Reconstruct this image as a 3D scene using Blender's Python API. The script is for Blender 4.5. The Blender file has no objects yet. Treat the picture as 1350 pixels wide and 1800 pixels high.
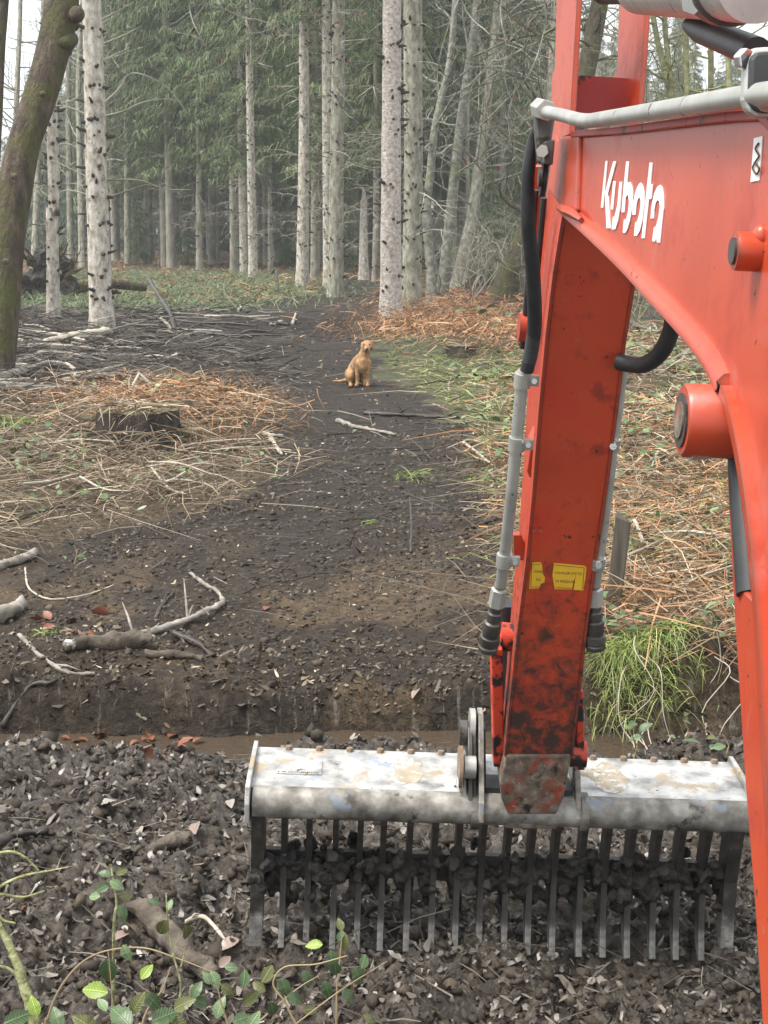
import bpy, bmesh, math, random
import numpy as np
from mathutils import Vector, Matrix
random.seed(7); RNG = np.random.default_rng(11)
S = bpy.context.scene
COL = S.collection

# ------------------------------------------------------------------ camera
CAM_H, PITCH, FPX = 1.85, math.radians(10.5), 2700.0
cam_d = bpy.data.cameras.new('camera'); cam = bpy.data.objects.new('camera', cam_d); COL.objects.link(cam)
cam_d.sensor_fit = 'VERTICAL'; cam_d.sensor_height = 36.0; cam_d.lens = 36.0*FPX/1800.0
cam_d.clip_start = 0.05; cam_d.clip_end = 3000
cam.location = (0, 0, CAM_H); cam.rotation_euler = (math.pi/2-PITCH, 0, 0)
S.camera = cam
# ------------------------------------------------------------------ sky, sun, exposure
SUN_EL, SUN_AZ = math.radians(62), math.radians(-105)      # azimuth clockwise from +Y
w = bpy.data.worlds.new('World'); S.world = w; w.use_nodes = True
nt = w.node_tree; bg = nt.nodes['Background']
sky = nt.nodes.new('ShaderNodeTexSky'); sky.sky_type = 'NISHITA'; sky.sun_disc = False
sky.sun_elevation = SUN_EL; sky.sun_rotation = SUN_AZ; sky.dust_density = 4.0; sky.air_density = 1.0
hs = nt.nodes.new('ShaderNodeHueSaturation'); hs.inputs['Saturation'].default_value = 0.22
nt.links.new(sky.outputs[0], hs.inputs['Color'])
ov = nt.nodes.new('ShaderNodeMix'); ov.data_type = 'RGBA'; ov.inputs[0].default_value = 0.65      # even cloud cover over the sky
nt.links.new(hs.outputs[0], ov.inputs[6]); ov.inputs[7].default_value = (5.6, 5.9, 6.2, 1); nt.links.new(ov.outputs[2], bg.inputs['Color'])
bg.inputs['Strength'].default_value = 0.085
sl = bpy.data.lights.new('sun', 'SUN'); so = bpy.data.objects.new('sun', sl); COL.objects.link(so)
sl.energy = 1.5; sl.angle = math.radians(22); sl.color = (1.0, 0.97, 0.92)
sdir = Vector((math.sin(SUN_AZ)*math.cos(SUN_EL), math.cos(SUN_AZ)*math.cos(SUN_EL), math.sin(SUN_EL)))
so.rotation_euler = (-sdir).to_track_quat('-Z', 'Y').to_euler(); so.location = (0, 0, 30)
S.view_settings.view_transform = 'Standard'; S.view_settings.look = 'None'
S.view_settings.gamma = 1.0; S.view_settings.exposure = 1.88; S.view_settings.use_curve_mapping = False
S.render.resolution_x = 768; S.render.resolution_y = 1024
S.cycles.volume_bounces = 0

# ------------------------------------------------------------------ geometry of the place
CP = Vector((0, 0, CAM_H)); CF = Vector((0, math.cos(PITCH), -math.sin(PITCH))); CU = Vector((0, math.sin(PITCH), math.cos(PITCH)))
def ray(px, py): return CF + Vector((1, 0, 0))*((px-675)/FPX) + CU*((900-py)/FPX)
def P(px, py, d): return CP + ray(px, py)*d
def PLN(px, py, p0, n):
    r = ray(px, py); return CP + r*((p0-CP).dot(n)/r.dot(n))
def W(px, py, z=0.1):
    r = ray(px, py); t = (z-CAM_H)/r.z if r.z < -1e-4 else 900
    return CP + r*t

# ------------------------------------------------------------------ numpy noise
def _h(ix, iy, iz, seed):
    n = (ix.astype(np.int64)*374761393 + iy.astype(np.int64)*668265263 + iz.astype(np.int64)*1440662683 + seed*974634777) & 0xffffffff
    n = ((n ^ (n >> 13))*1274126177) & 0xffffffff
    n = ((n ^ (n >> 16))*2246822519) & 0xffffffff
    return ((n ^ (n >> 15)) & 0xffffff)/float(0xffffff)
def vnoise(x, y, seed=0):
    x = np.asarray(x, float); y = np.asarray(y, float)
    ix = np.floor(x); iy = np.floor(y); fx = x-ix; fy = y-iy
    ux = fx*fx*fx*(fx*(fx*6-15)+10); uy = fy*fy*fy*(fy*(fy*6-15)+10); z = np.zeros_like(ix)
    a = _h(ix, iy, z, seed); b = _h(ix+1, iy, z, seed); c = _h(ix, iy+1, z, seed); d = _h(ix+1, iy+1, z, seed)
    return (a*(1-ux)+b*ux)*(1-uy)+(c*(1-ux)+d*ux)*uy*1.0
def fbm(x, y, seed=0, o=4, g=0.5, l=2.03):
    s = 0; a = 1; t = 0
    for i in range(o):
        s = s+a*vnoise(x, y, seed+i*17); t += a; a *= g; x = x*l+3.7; y = y*l+1.3
    return s/t
def sst(a, b, x):
    t = np.clip((x-a)/(b-a), 0, 1); return t*t*(3-2*t)

# ------------------------------------------------------------------ regions, in metres on the ground
def poly(pts, z=0.1): return np.array([[W(a, b, z).x, W(a, b, z).y] for a, b in pts])
def inside(pg, x, y):
    r = np.zeros(np.shape(x), bool); n = len(pg); j = n-1
    for i in range(n):
        xi, yi = pg[i]; xj, yj = pg[j]
        c = ((yi > y) != (yj > y)) & (x < (xj-xi)*(y-yi)/(yj-yi+1e-12)+xi); r ^= c; j = i
    return r
PATH = poly([(-60, 1240), (-60, 1140), (130, 965), (330, 905), (470, 860), (520, 760), (505, 690), (440, 640), (330, 610), (250, 560), (420, 540), (560, 515), (605, 494), (660, 490),
             (652, 540), (632, 580), (655, 625), (690, 675), (790, 730), (850, 830), (880, 960), (880, 1240)])
BRASH = poly([(-500, 620), (60, 560), (210, 548), (430, 540), (500, 570), (520, 690), (420, 690), (300, 660), (60, 720), (-500, 760)])
STRAW_L = poly([(-300, 720), (60, 715), (170, 680), (330, 665), (430, 715), (470, 790), (480, 850), (400, 895), (250, 915), (110, 960), (-300, 1010)])
BRACK_L = poly([(140, 700), (330, 672), (420, 715), (440, 770), (360, 790), (250, 790), (150, 750)])
BRACK_R = poly([(634, 592), (664, 560), (705, 540), (760, 524), (880, 545), (960, 590), (960, 640), (850, 640), (760, 620), (650, 600)])
GRASS_R = poly([(640, 615), (760, 620), (960, 640), (960, 760), (850, 830), (790, 720), (690, 670)])
BANK_R = poly([(960, 600), (1700, 560), (1900, 1320), (1020, 1320), (1000, 1180), (890, 900), (860, 790), (900, 700)])
GRASS_F = poly([(-300, 600), (-300, 500), (220, 478), (550, 480), (560, 512), (420, 540), (250, 548), (120, 565)])

def bank_edge(x): return 5.82 + 0.16*(fbm(x*1.3+5, x*0+2, 3, 3)-0.5) + 0.05*np.clip(-x-0.6, 0, 2)
def H0(x, y):
    x = np.asarray(x, float); y = np.asarray(y, float)
    yb = bank_edge(x)
    near = -0.03+0.16*(fbm(x*1.9, y*1.9, 21, 3)-0.5) - 0.05*sst(4.4, 3.2, y)
    near = near + 0.07*np.exp(-((x+1.0)**2/0.5+(y-4.7)**2/0.3))
    far = 0.10 - 0.07*sst(7.6, 6.0, y) + 0.08*(fbm(x*0.5, y*0.5, 31, 3)-0.5)*sst(6.2, 8, y) + 0.25*(fbm(x*0.06, y*0.06, 37, 2)-0.5)*sst(25, 70, y)
    bot = -0.24
    z = near*(1-sst(yb-0.50, yb-0.26, y)) + bot*(sst(yb-0.50, yb-0.26, y))
    k = sst(yb-0.04, yb+0.15, y); z = z*(1-k) + far*k + 0.05*k*(1-k)*4*(fbm(x*7, y*5, 29, 3)-.5)
    # heaps and mounds
    for (mx, my, r, h) in MOUNDS:
        z = z + h*np.exp(-(((x-mx)**2+(y-my)**2)/(r*r)))
    z = z + 0.18*sst(1.0, 2.4, x-0.06*(y-6))*sst(5.9, 6.4, y)*sst(30, 18, y)
    z = z + 0.25*sst(1.6, 5.5, -x-0.05*y)*sst(6.5, 9, y)*sst(40, 25, y)
    return z
_a = W(235, 765); _b = W(810, 620); _c = W(1160, 1180); _e = W(150, 1150)
_f = W(375, 760); MOUNDS = [(_a.x, _a.y, 0.95, 0.20), (_f.x, _f.y, 0.5, 0.16), (_b.x, _b.y, 1.6, 0.22), (_c.x+0.05, _c.y+0.10, 0.36, 0.20), (_e.x, _e.y+0.1, 0.5, 0.07), (1.9, 7.2, 1.0, 0.15)]
def H(x, y):
    x = np.asarray(x, float); y = np.asarray(y, float); z = H0(x, y)
    nearm = sst(6.3, 5.6, y); fade = sst(45, 18, y)
    a = 0.018+0.052*nearm
    b1 = np.abs(fbm(x*3.1, y*3.1, 41, 2)-0.5)*2
    b2 = np.abs(fbm(x*9+7, y*9, 43, 2)-0.5)*2
    b3 = 1-np.abs(fbm(x*23+3, y*23, 47, 2)-0.5)*2
    b4 = fbm(x*55, y*55, 53, 2)
    z = z + fade*(a*1.6*(b1-0.3) + a*0.85*(b2-0.3) + a*0.55*(b3-0.7)*sst(14, 8, y)*1.4 + a*0.42*(b4-0.5)*sst(10, 6, y))
    return z
def hz(x, y): return float(H(np.array([x]), np.array([y]))[0])
def G(px, py):
    """the point of the ground seen at a pixel"""
    z = 0.1
    for _ in range(8):
        p = W(px, py, z); z = 0.6*z+0.4*hz(p.x, p.y)
    return W(px, py, z)

# ------------------------------------------------------------------ materials
def _new(name):
    m = bpy.data.materials.new(name); m.use_nodes = True; t = m.node_tree
    return m, t, t.nodes['Principled BSDF']
def _n(t, typ, **kw):
    n = t.nodes.new(typ)
    for k, v in kw.items():
        if k in n.inputs: n.inputs[k].default_value = v
        else: setattr(n, k, v)
    return n
def ramp(t, fac, stops, interp='LINEAR'):
    r = t.nodes.new('ShaderNodeValToRGB'); r.color_ramp.interpolation = interp
    e = r.color_ramp.elements
    while len(e) < len(stops): e.new(0.5)
    for i, (p, c) in enumerate(stops):
        e[i].position = p; e[i].color = (c[0], c[1], c[2], 1) if not isinstance(c, (int, float)) else (c, c, c, 1)
    t.links.new(fac, r.inputs[0]); return r.outputs[0]
def mixc(t, fac, a, b, mode='MIX'):
    m = t.nodes.new('ShaderNodeMix'); m.data_type = 'RGBA'; m.blend_type = mode
    for s, v in ((0, fac), (6, a), (7, b)):
        if hasattr(v, 'links'): t.links.new(v, m.inputs[s])
        elif s == 0: m.inputs[0].default_value = v
        else: m.inputs[s].default_value = (v[0], v[1], v[2], 1)
    return m.outputs[2]
def mth(t, op, a, b=0.0, c=None, clamp=False):
    m = t.nodes.new('ShaderNodeMath'); m.operation = op; m.use_clamp = clamp
    for i, v in enumerate((a, b, c)):
        if v is None: continue
        if hasattr(v, 'links'): t.links.new(v, m.inputs[i])
        else: m.inputs[i].default_value = v
    return m.outputs[0]
def noise(t, scale, detail=4, rough=0.55, stretch=None, dist=0.0, coord='Object'):
    tc = t.nodes.new('ShaderNodeTexCoord'); mp = t.nodes.new('ShaderNodeMapping')
    t.links.new(tc.outputs[coord], mp.inputs[0])
    if stretch: mp.inputs['Scale'].default_value = stretch
    n = _n(t, 'ShaderNodeTexNoise', Scale=scale, Detail=detail, Roughness=rough, Distortion=dist)
    t.links.new(mp.outputs[0], n.inputs['Vector']); return n.outputs[0]
def attr(t, name):
    a = t.nodes.new('ShaderNodeAttribute'); a.attribute_name = name; return a.outputs['Fac']
def bump(t, b, h, strength=0.5, dist=0.02):
    n = _n(t, 'ShaderNodeBump', Strength=strength, Distance=dist); t.links.new(h, n.inputs['Height']); t.links.new(n.outputs[0], b.inputs['Normal'])
def pm(name, cols, scale=8, detail=5, rough=0.7, metal=0.0, bs=0.0, bscale=None, bd=0.01, stretch=None, rnd=False, spots=None, spec=0.5, grime=None, coat=0.0, edge=None, vein=False):
    m, t, b = _new(name)
    f = noise(t, scale, detail, stretch=stretch)
    if rnd:
        f = mth(t, 'ADD', mth(t, 'MULTIPLY', attr(t, 'rnd'), 0.85), mth(t, 'MULTIPLY', f, 0.18))
        c = ramp(t, f, cols)
    else:
        n = len(cols)
        c = ramp(t, f, [(0.3+0.4*i/max(1, n-1), q) for i, q in enumerate(cols)])
    rg = None
    if spots:
        for (sc, ss, th, wd, sr) in spots:
            k = ramp(t, noise(t, ss, 6, 0.65), [(th, 0.0), (th+wd, 1.0)])
            c = mixc(t, k, c, sc)
            rv = mixc(t, k, rg if rg is not None else (rough,)*3, (sr,)*3); rg = rv
    if grime:
        gc, lo, hi, gs = grime
        g = t.nodes.new('ShaderNodeTexCoord'); sx = t.nodes.new('ShaderNodeSeparateXYZ'); t.links.new(g.outputs['Object'], sx.inputs[0])
        mr = _n(t, 'ShaderNodeMapRange'); mr.inputs[1].default_value = hi; mr.inputs[2].default_value = lo; t.links.new(sx.outputs[2], mr.inputs[0])
        k = mth(t, 'ADD', mth(t, 'MULTIPLY', mr.outputs[0], 0.55), noise(t, gs, 7, 0.72, dist=0.4))
        k = ramp(t, k, [(0.62, 0.0), (0.86, 1.0)])
        c = mixc(t, k, c, gc); rg = mixc(t, k, rg if rg is not None else (rough,)*3, (0.8,)*3)
    if vein:                                              # side veins and midrib of a leaf, in the leaf's own coordinates
        tc = t.nodes.new('ShaderNodeTexCoord'); sx = t.nodes.new('ShaderNodeSeparateXYZ'); t.links.new(tc.outputs['Object'], sx.inputs[0])
        ax = mth(t, 'ABSOLUTE', sx.outputs[0]); ph = mth(t, 'SUBTRACT', mth(t, 'MULTIPLY', sx.outputs[1], 52.0), mth(t, 'MULTIPLY', ax, 44.0))
        vv = ramp(t, mth(t, 'MULTIPLY_ADD', mth(t, 'SINE', ph), .5, .5), [(.72, 0.0), (.95, .55)]); mid = ramp(t, ax, [(.012, .8), (.03, 0.0)])
        vk = mth(t, 'MAXIMUM', vv, mid); c = mixc(t, vk, c, tuple(min(.6, q*2.1+.02) for q in cols[-1])); bump(t, b, vk, .6, .02)
    if edge:
        bv = t.nodes.new('ShaderNodeBevel'); bv.samples = 4; bv.inputs['Radius'].default_value = 0.012
        ge = t.nodes.new('ShaderNodeNewGeometry'); vm = t.nodes.new('ShaderNodeVectorMath'); vm.operation = 'DOT_PRODUCT'
        t.links.new(bv.outputs[0], vm.inputs[0]); t.links.new(ge.outputs['Normal'], vm.inputs[1])
        k = mth(t, 'ADD', mth(t, 'MULTIPLY', mth(t, 'SUBTRACT', 1.0, vm.outputs['Value']), 1.5), mth(t, 'MULTIPLY', noise(t, 55, 6, .7), 0.9))
        k = ramp(t, k, [(.64, 0.0), (.74, 1.0)]); c = mixc(t, k, c, edge)
        sc = ramp(t, noise(t, 10, 5, .6, stretch=(14, 14, 1.2), dist=.6), [(.66, 0.0), (.70, .7)]); c = mixc(t, sc, c, (0.12, 0.02, 0.012))
    t.links.new(c, b.inputs['Base Color'])
    if rg is not None: t.links.new(rg, b.inputs['Roughness'])
    else: b.inputs['Roughness'].default_value = rough
    b.inputs['Metallic'].default_value = metal; b.inputs['Specular IOR Level'].default_value = spec
    if coat: b.inputs['Coat Weight'].default_value = coat; b.inputs['Coat Roughness'].default_value = 0.25
    if bs: bump(t, b, noise(t, bscale or scale*3, 6, 0.6, stretch=stretch), bs, bd)
    return m

MAT = {}
RED = (0.43, 0.050, 0.015); RED2 = (0.36, 0.038, 0.011)
BLK = (0.012, 0.011, 0.010); MUD = (0.045, 0.034, 0.024)
MAT['paint'] = pm('excavator_paint', [RED2, RED, (0.46, 0.064, 0.024)], 3, 4, 0.38, bs=0.05, bscale=160, bd=0.002, coat=0.12, edge=(0.10, 0.055, 0.04),
                  spots=[((0.30, 0.026, 0.012), 5, 0.52, 0.20, 0.5), ((0.42, 0.10, 0.07), 9, 0.58, 0.16, 0.6), ((0.07, 0.012, 0.008), 44, 0.665, 0.02, 0.6), ((0.22, 0.13, 0.085), 70, 0.66, 0.05, 0.8), ((0.08, 0.014, 0.008), 13, 0.68, 0.04, 0.6)])
MAT['paint_worn'] = pm('excavator_paint_worn', [RED2, RED, (0.42, 0.030, 0.012)], 5, 5, 0.48, bs=0.08, bscale=90, bd=0.003, edge=(0.035, 0.025, 0.02),
                  spots=[((0.24, 0.024, 0.010), 18, 0.56, 0.12, 0.65), ((0.30, 0.17, 0.11), 30, 0.66, 0.08, 0.8), (BLK, 34, 0.655, 0.03, 0.6)], grime=((0.035, 0.017, 0.011), 0.1, 1.25, 24))
MAT['paint_dirty'] = pm('excavator_paint_dirty', [(0.45, 0.04, 0.015), (0.55, 0.055, 0.02)], 8, 5, 0.55,
                  spots=[(BLK, 14, 0.52, 0.05, 0.6)])
MAT['paint_shade'] = pm('excavator_paint_shaded_scuffed', [(0.28, 0.02, 0.012), (0.36, 0.028, 0.014)], 9, 5, 0.5, spots=[(BLK, 18, 0.60, 0.05, 0.5)])  # boom red darkened so shade is in the colour; black spots are scuffs
MAT['white_print'] = pm('white_vinyl', [(0.78, 0.77, 0.74), (0.85, 0.84, 0.82)], 40, 3, 0.45)
MAT['steel'] = pm('plated_steel', [(0.34, 0.34, 0.31), (0.48, 0.47, 0.43)], 14, 5, 0.42, metal=0.55, spots=[((0.10, 0.085, 0.065), 30, 0.62, 0.08, 0.7)])
MAT['bright_steel'] = pm('bright_steel', [(0.55, 0.55, 0.53), (0.7, 0.7, 0.68)], 14, 4, 0.22, metal=0.9, spots=[((0.12, 0.10, 0.08), 40, 0.66, 0.06, 0.6)])
MAT['dark_steel'] = pm('dark_steel', [(0.05, 0.047, 0.042), (0.11, 0.10, 0.09)], 20, 5, 0.45, metal=0.5, spots=[(MUD, 18, 0.58, 0.08, 0.9)])
MAT['rubber'] = pm('black_rubber', [(0.012, 0.012, 0.013), (0.028, 0.028, 0.028)], 30, 5, 0.5, spots=[((0.06, 0.055, 0.05), 22, 0.66, 0.08, 0.8)])
MAT['galv'] = pm('galvanised_sheet', [(0.16, 0.158, 0.15), (0.42, 0.41, 0.39), (0.58, 0.57, 0.54)], 15, 8, 0.42, metal=0.35, bs=0.15, bscale=60, bd=0.003,
                  spots=[((0.30, 0.33, 0.37), 9, 0.58, 0.05, 0.45), ((0.34, 0.28, 0.20), 7, 0.56, 0.06, 0.8), ((0.24, 0.20, 0.15), 20, 0.60, 0.10, 0.9), ((0.05, 0.04, 0.03), 38, 0.66, 0.03, 0.9)])
MAT['tube'] = pm('muddy_galvanised_tube', [(0.05, 0.043, 0.034), (0.19, 0.175, 0.15), (0.37, 0.35, 0.31)], 18, 8, 0.55, metal=0.2, bs=0.2, bscale=50, bd=0.004,
                  spots=[((0.17, 0.19, 0.22), 12, 0.60, 0.05, 0.5), (MUD, 8, 0.60, 0.05, 0.9), ((0.018, 0.014, 0.011), 16, 0.67, 0.03, 0.7)])
MAT['tine'] = pm('tine_steel', [(0.012, 0.010, 0.008), (0.035, 0.029, 0.024), (0.09, 0.082, 0.072)], 14, 6, 0.45, metal=0.25, bs=0.3, bscale=40, bd=0.004)
MAT['tine_tip'] = pm('worn_tine_tip', [(0.16, 0.15, 0.135), (0.32, 0.31, 0.29)], 20, 6, 0.4, metal=0.4, spots=[(MUD, 25, 0.52, 0.08, 0.9)])
MAT['cake'] = pm('caked_mud', [(0.007, 0.0055, 0.004), (0.016, 0.0125, 0.009), (0.032, 0.026, 0.02)], 22, 6, 0.6, bs=0.9, bscale=45, bd=0.015)
MAT['yellow'] = pm('yellow_sticker', [(0.62, 0.36, 0.02), (0.72, 0.44, 0.03)], 30, 4, 0.5, spots=[((0.10, 0.05, 0.02), 45, 0.68, 0.03, 0.7)])
MAT['ink'] = pm('black_ink', [(0.05, 0.035, 0.01), (0.08, 0.05, 0.015)], 30, 3, 0.6)
MAT['rust'] = pm('rusty_steel', [(0.10, 0.06, 0.035), (0.26, 0.19, 0.13)], 20, 5, 0.8)
MAT['mudbrown'] = pm('mud_stained_steel', [(0.05, 0.035, 0.024), (0.13, 0.10, 0.072), (0.24, 0.20, 0.15)], 34, 8, 0.75, bs=0.6, bscale=70, bd=0.006, spots=[((0.26, 0.04, 0.018), 20, 0.52, 0.14, 0.6), (BLK, 26, 0.57, 0.10, 0.7), ((0.34, 0.30, 0.24), 60, 0.62, 0.06, 0.8)])

# ------------------------------------------------------------------ object helpers
def tag(o, label=None, cat=None, group=None, kind=None):
    if label: o['label'] = label
    if cat: o['category'] = cat
    if group: o['group'] = group
    if kind: o['kind'] = kind
    return o
def thing(name, label, cat, loc=(0, 0, 0), group=None):
    o = bpy.data.objects.new(name, None); COL.objects.link(o); o.location = loc; o.empty_display_size = 0.1
    return tag(o, label, cat, group)
def link(name, me, mat=None, parent=None, smooth=False):
    if mat is not None and len(me.materials) == 0: me.materials.append(MAT[mat] if isinstance(mat, str) else mat)
    o = bpy.data.objects.new(name, me); COL.objects.link(o)
    if parent is not None:
        o.parent = parent
        if parent.parent is None: o.matrix_parent_inverse = Matrix.Translation(-Vector(parent.location))
    if smooth: me.polygons.foreach_set('use_smooth', [True]*len(me.polygons))
    return o
def copytree(o, parent=None):
    c = o.copy(); COL.objects.link(c)
    if parent is not None: c.parent = parent
    for ch in o.children: copytree(ch, c)
    return c
def npmesh(name, V, F, rnd=None, smooth=False):
    me = bpy.data.meshes.new(name); F = np.asarray(F, np.int32); n, k = F.shape
    me.vertices.add(len(V)); me.vertices.foreach_set('co', np.asarray(V, np.float32).ravel())
    me.loops.add(n*k); me.loops.foreach_set('vertex_index', F.ravel())
    me.polygons.add(n); me.polygons.foreach_set('loop_start', np.arange(0, n*k, k, dtype=np.int32))
    try: me.polygons.foreach_set('loop_total', np.full(n, k, np.int32))
    except Exception: pass
    me.update(calc_edges=True)
    if rnd is not None:
        a = me.attributes.new('rnd', 'FLOAT', 'POINT'); a.data.foreach_set('value', np.asarray(rnd, np.float32))
    if smooth: me.polygons.foreach_set('use_smooth', np.ones(n, bool))
    return me
def catmull(pts, k=6):
    pts = [Vector(p) for p in pts]
    if len(pts) < 3 or k <= 1: return pts
    q = [pts[0]*2-pts[1]]+pts+[pts[-1]*2-pts[-2]]; out = []
    for i in range(1, len(q)-2):
        a, b, c, d = q[i-1:i+3]
        for j in range(k):
            t = j/k
            out.append(0.5*((2*b)+(c-a)*t+(2*a-5*b+4*c-d)*t*t+(3*b-3*c+d-a)*t*t*t))
    out.append(pts[-1]); return out
class MB:
    def __init__(s): s.v = []; s.f = []
    def add(s, vs, fs):
        b = len(s.v); s.v += [tuple(x) for x in vs]; s.f += [[b+i for i in f] for f in fs]; return s
    def prism(s, pts, vec):
        n = len(pts); vec = Vector(vec); a = [Vector(p) for p in pts]; b = [p+vec for p in a]
        return s.add(a+b, [list(range(n))[::-1], list(range(n, 2*n))]+[[i, (i+1) % n, n+(i+1) % n, n+i] for i in range(n)])
    def box(s, c, X, Y, Z):
        c = Vector(c); X = Vector(X); Y = Vector(Y); Z = Vector(Z)
        return s.prism([c-X-Y-Z, c+X-Y-Z, c+X+Y-Z, c-X+Y-Z], Z*2)
    def tube(s, pts, r, n=10, caps=True, k=1, jit=0.0):
        if k > 1:
            m = len(pts)
            if not isinstance(r, (int, float)):
                rr = []
                for i in range(m-1):
                    for j in range(k): rr.append(r[i]+(r[i+1]-r[i])*j/k)
                r = rr+[r[-1]]
            pts = catmull(pts, k)
        pts = [Vector(p) for p in pts]; m = len(pts)
        if isinstance(r, (int, float)): r = [r]*m
        vs = []; up = None
        for i, p in enumerate(pts):
            t = (pts[min(i+1, m-1)]-pts[max(i-1, 0)]);
            t = t.normalized() if t.length > 1e-9 else Vector((0, 0, 1))
            if up is None: up = t.orthogonal().normalized()
            up = (up-t*up.dot(t)); up = up.normalized() if up.length > 1e-6 else t.orthogonal().normalized()
            sd = t.cross(up)
            for j in range(n):
                a = 2*math.pi*j/n; q = r[i]*(1+(random.uniform(-jit, jit) if jit else 0))
                vs.append(p+(up*math.cos(a)+sd*math.sin(a))*q)
        fs = [[i*n+j, i*n+(j+1) % n, (i+1)*n+(j+1) % n, (i+1)*n+j] for i in range(m-1) for j in range(n)]
        if caps: fs += [list(range(n))[::-1], list(range((m-1)*n, m*n))]
        return s.add(vs, fs)
    def ball(s, c, r, sc=(1, 1, 1), seg=10, rings=6, axes=None):
        c = Vector(c); X, Y, Z = axes or (Vector((1, 0, 0)), Vector((0, 1, 0)), Vector((0, 0, 1)))
        vs = [c+Z*r*sc[2]]
        for i in range(1, rings):
            th = math.pi*i/rings
            for j in range(seg):
                a = 2*math.pi*j/seg
                vs.append(c+X*(r*sc[0]*math.sin(th)*math.cos(a))+Y*(r*sc[1]*math.sin(th)*math.sin(a))+Z*(r*sc[2]*math.cos(th)))
        vs.append(c-Z*r*sc[2]); L = len(vs)-1
        fs = [[0, 1+j, 1+(j+1) % seg] for j in range(seg)]
        for i in range(rings-2):
            for j in range(seg): fs.append([1+i*seg+j, 1+(i+1)*seg+j, 1+(i+1)*seg+(j+1) % seg, 1+i*seg+(j+1) % seg])
        fs += [[L, 1+(rings-2)*seg+(j+1) % seg, 1+(rings-2)*seg+j] for j in range(seg)]
        return s.add(vs, fs)
    def mesh(s, name='m'):
        me = bpy.data.meshes.new(name); me.from_pydata(s.v, [], s.f); me.update()
        bm = bmesh.new(); bm.from_mesh(me); bmesh.ops.recalc_face_normals(bm, faces=bm.faces); bm.to_mesh(me); bm.free()
        return me
    def build(s, name, mat, parent=None, smooth=False, bevel=0.0, seg=2):
        me = s.mesh(name); o = link(name, me, mat, parent, smooth)
        if bevel:
            b = o.modifiers.new('bevel', 'BEVEL'); b.width = bevel; b.segments = seg; b.limit_method = 'ANGLE'; b.angle_limit = math.radians(35)
        if smooth:
            try: me.set_sharp_from_angle(angle=math.radians(40))
            except Exception: pass
        return o
def remeshed(mb, voxel, it=4, disp=0.0):
    """one continuous skin over overlapping shapes"""
    me = mb.mesh('raw'); o = bpy.data.objects.new('raw', me); COL.objects.link(o)
    r = o.modifiers.new('r', 'REMESH'); r.mode = 'VOXEL'; r.voxel_size = voxel
    sm = o.modifiers.new('s', 'SMOOTH'); sm.iterations = it; sm.factor = 0.5
    dg = bpy.context.evaluated_depsgraph_get(); dg.update()
    out = bpy.data.meshes.new_from_object(o.evaluated_get(dg)); bpy.data.objects.remove(o); bpy.data.meshes.remove(me)
    return out
# ------------------------------------------------------------------ ground sheet
def ground_material():
    m, t, b = _new('woodland_soil')
    f = noise(t, 3.0, 8, 0.65); f2 = noise(t, 28, 6, 0.65); f3 = noise(t, 0.9, 4, 0.6)
    mud = ramp(t, f2, [(0.30, (0.011, 0.008, 0.006)), (0.5, (0.027, 0.020, 0.0145)), (0.72, (0.064, 0.048, 0.035))])
    brown = ramp(t, f2, [(0.30, (0.036, 0.024, 0.013)), (0.55, (0.10, 0.068, 0.038)), (0.75, (0.20, 0.145, 0.09))])
    c = mixc(t, ramp(t, f3, [(0.40, 0.0), (0.62, 0.75)]), mud, brown)
    c = mixc(t, attr(t, 'm_brown'), c, brown)
    near = ramp(t, f2, [(0.30, (0.020, 0.0155, 0.0115)), (0.50, (0.066, 0.052, 0.040)), (0.70, (0.17, 0.142, 0.115))])
    c = mixc(t, attr(t, 'm_near'), c, near)
    litter = ramp(t, f2, [(0.28, (0.025, 0.017, 0.010)), (0.5, (0.07, 0.050, 0.030)), (0.72, (0.17, 0.125, 0.075))])
    c = mixc(t, attr(t, 'm_straw'), c, litter)
    gr = ramp(t, f, [(0.35, (0.05, 0.06, 0.025)), (0.6, (0.11, 0.125, 0.055))])
    c = mixc(t, attr(t, 'm_grass'), c, gr)
    dark = mixc(t, attr(t, 'm_path'), c, mud)
    # wet streaks scratched down the cut bank by the tines
    st = ramp(t, noise(t, 20, 5, 0.7, stretch=(1.7, 0.25, 0.30), dist=.3), [(0.57, 0.0), (0.72, 0.8)])
    st = mth(t, 'MULTIPLY', st, attr(t, 'm_bank'))
    c = mixc(t, st, dark, (0.22, 0.19, 0.155))
    t.links.new(c, b.inputs['Base Color'])
    rg = ramp(t, noise(t, 14, 5, 0.6), [(0.35, 0.55), (0.65, 0.9)]); rg = mixc(t, attr(t, 'm_straw'), rg, (0.85,)*3)
    t.links.new(rg, b.inputs['Roughness']); wet = mth(t, 'MULTIPLY', attr(t, 'm_near'), ramp(t, noise(t, 9, 5, .6), [(.38, 0.0), (.55, 1.0)])); t.links.new(mixc(t, wet, rg, (0.30,)*3), b.inputs['Roughness'])
    t.links.new(mixc(t, wet, (0.22,)*3, (0.6,)*3), b.inputs['Specular IOR Level'])
    h = mth(t, 'ADD', noise(t, 60, 6, 0.7), mth(t, 'MULTIPLY', noise(t, 22, 6, 0.7), 1.6))
    bump(t, b, h, 0.9, 0.02)
    return m
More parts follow.
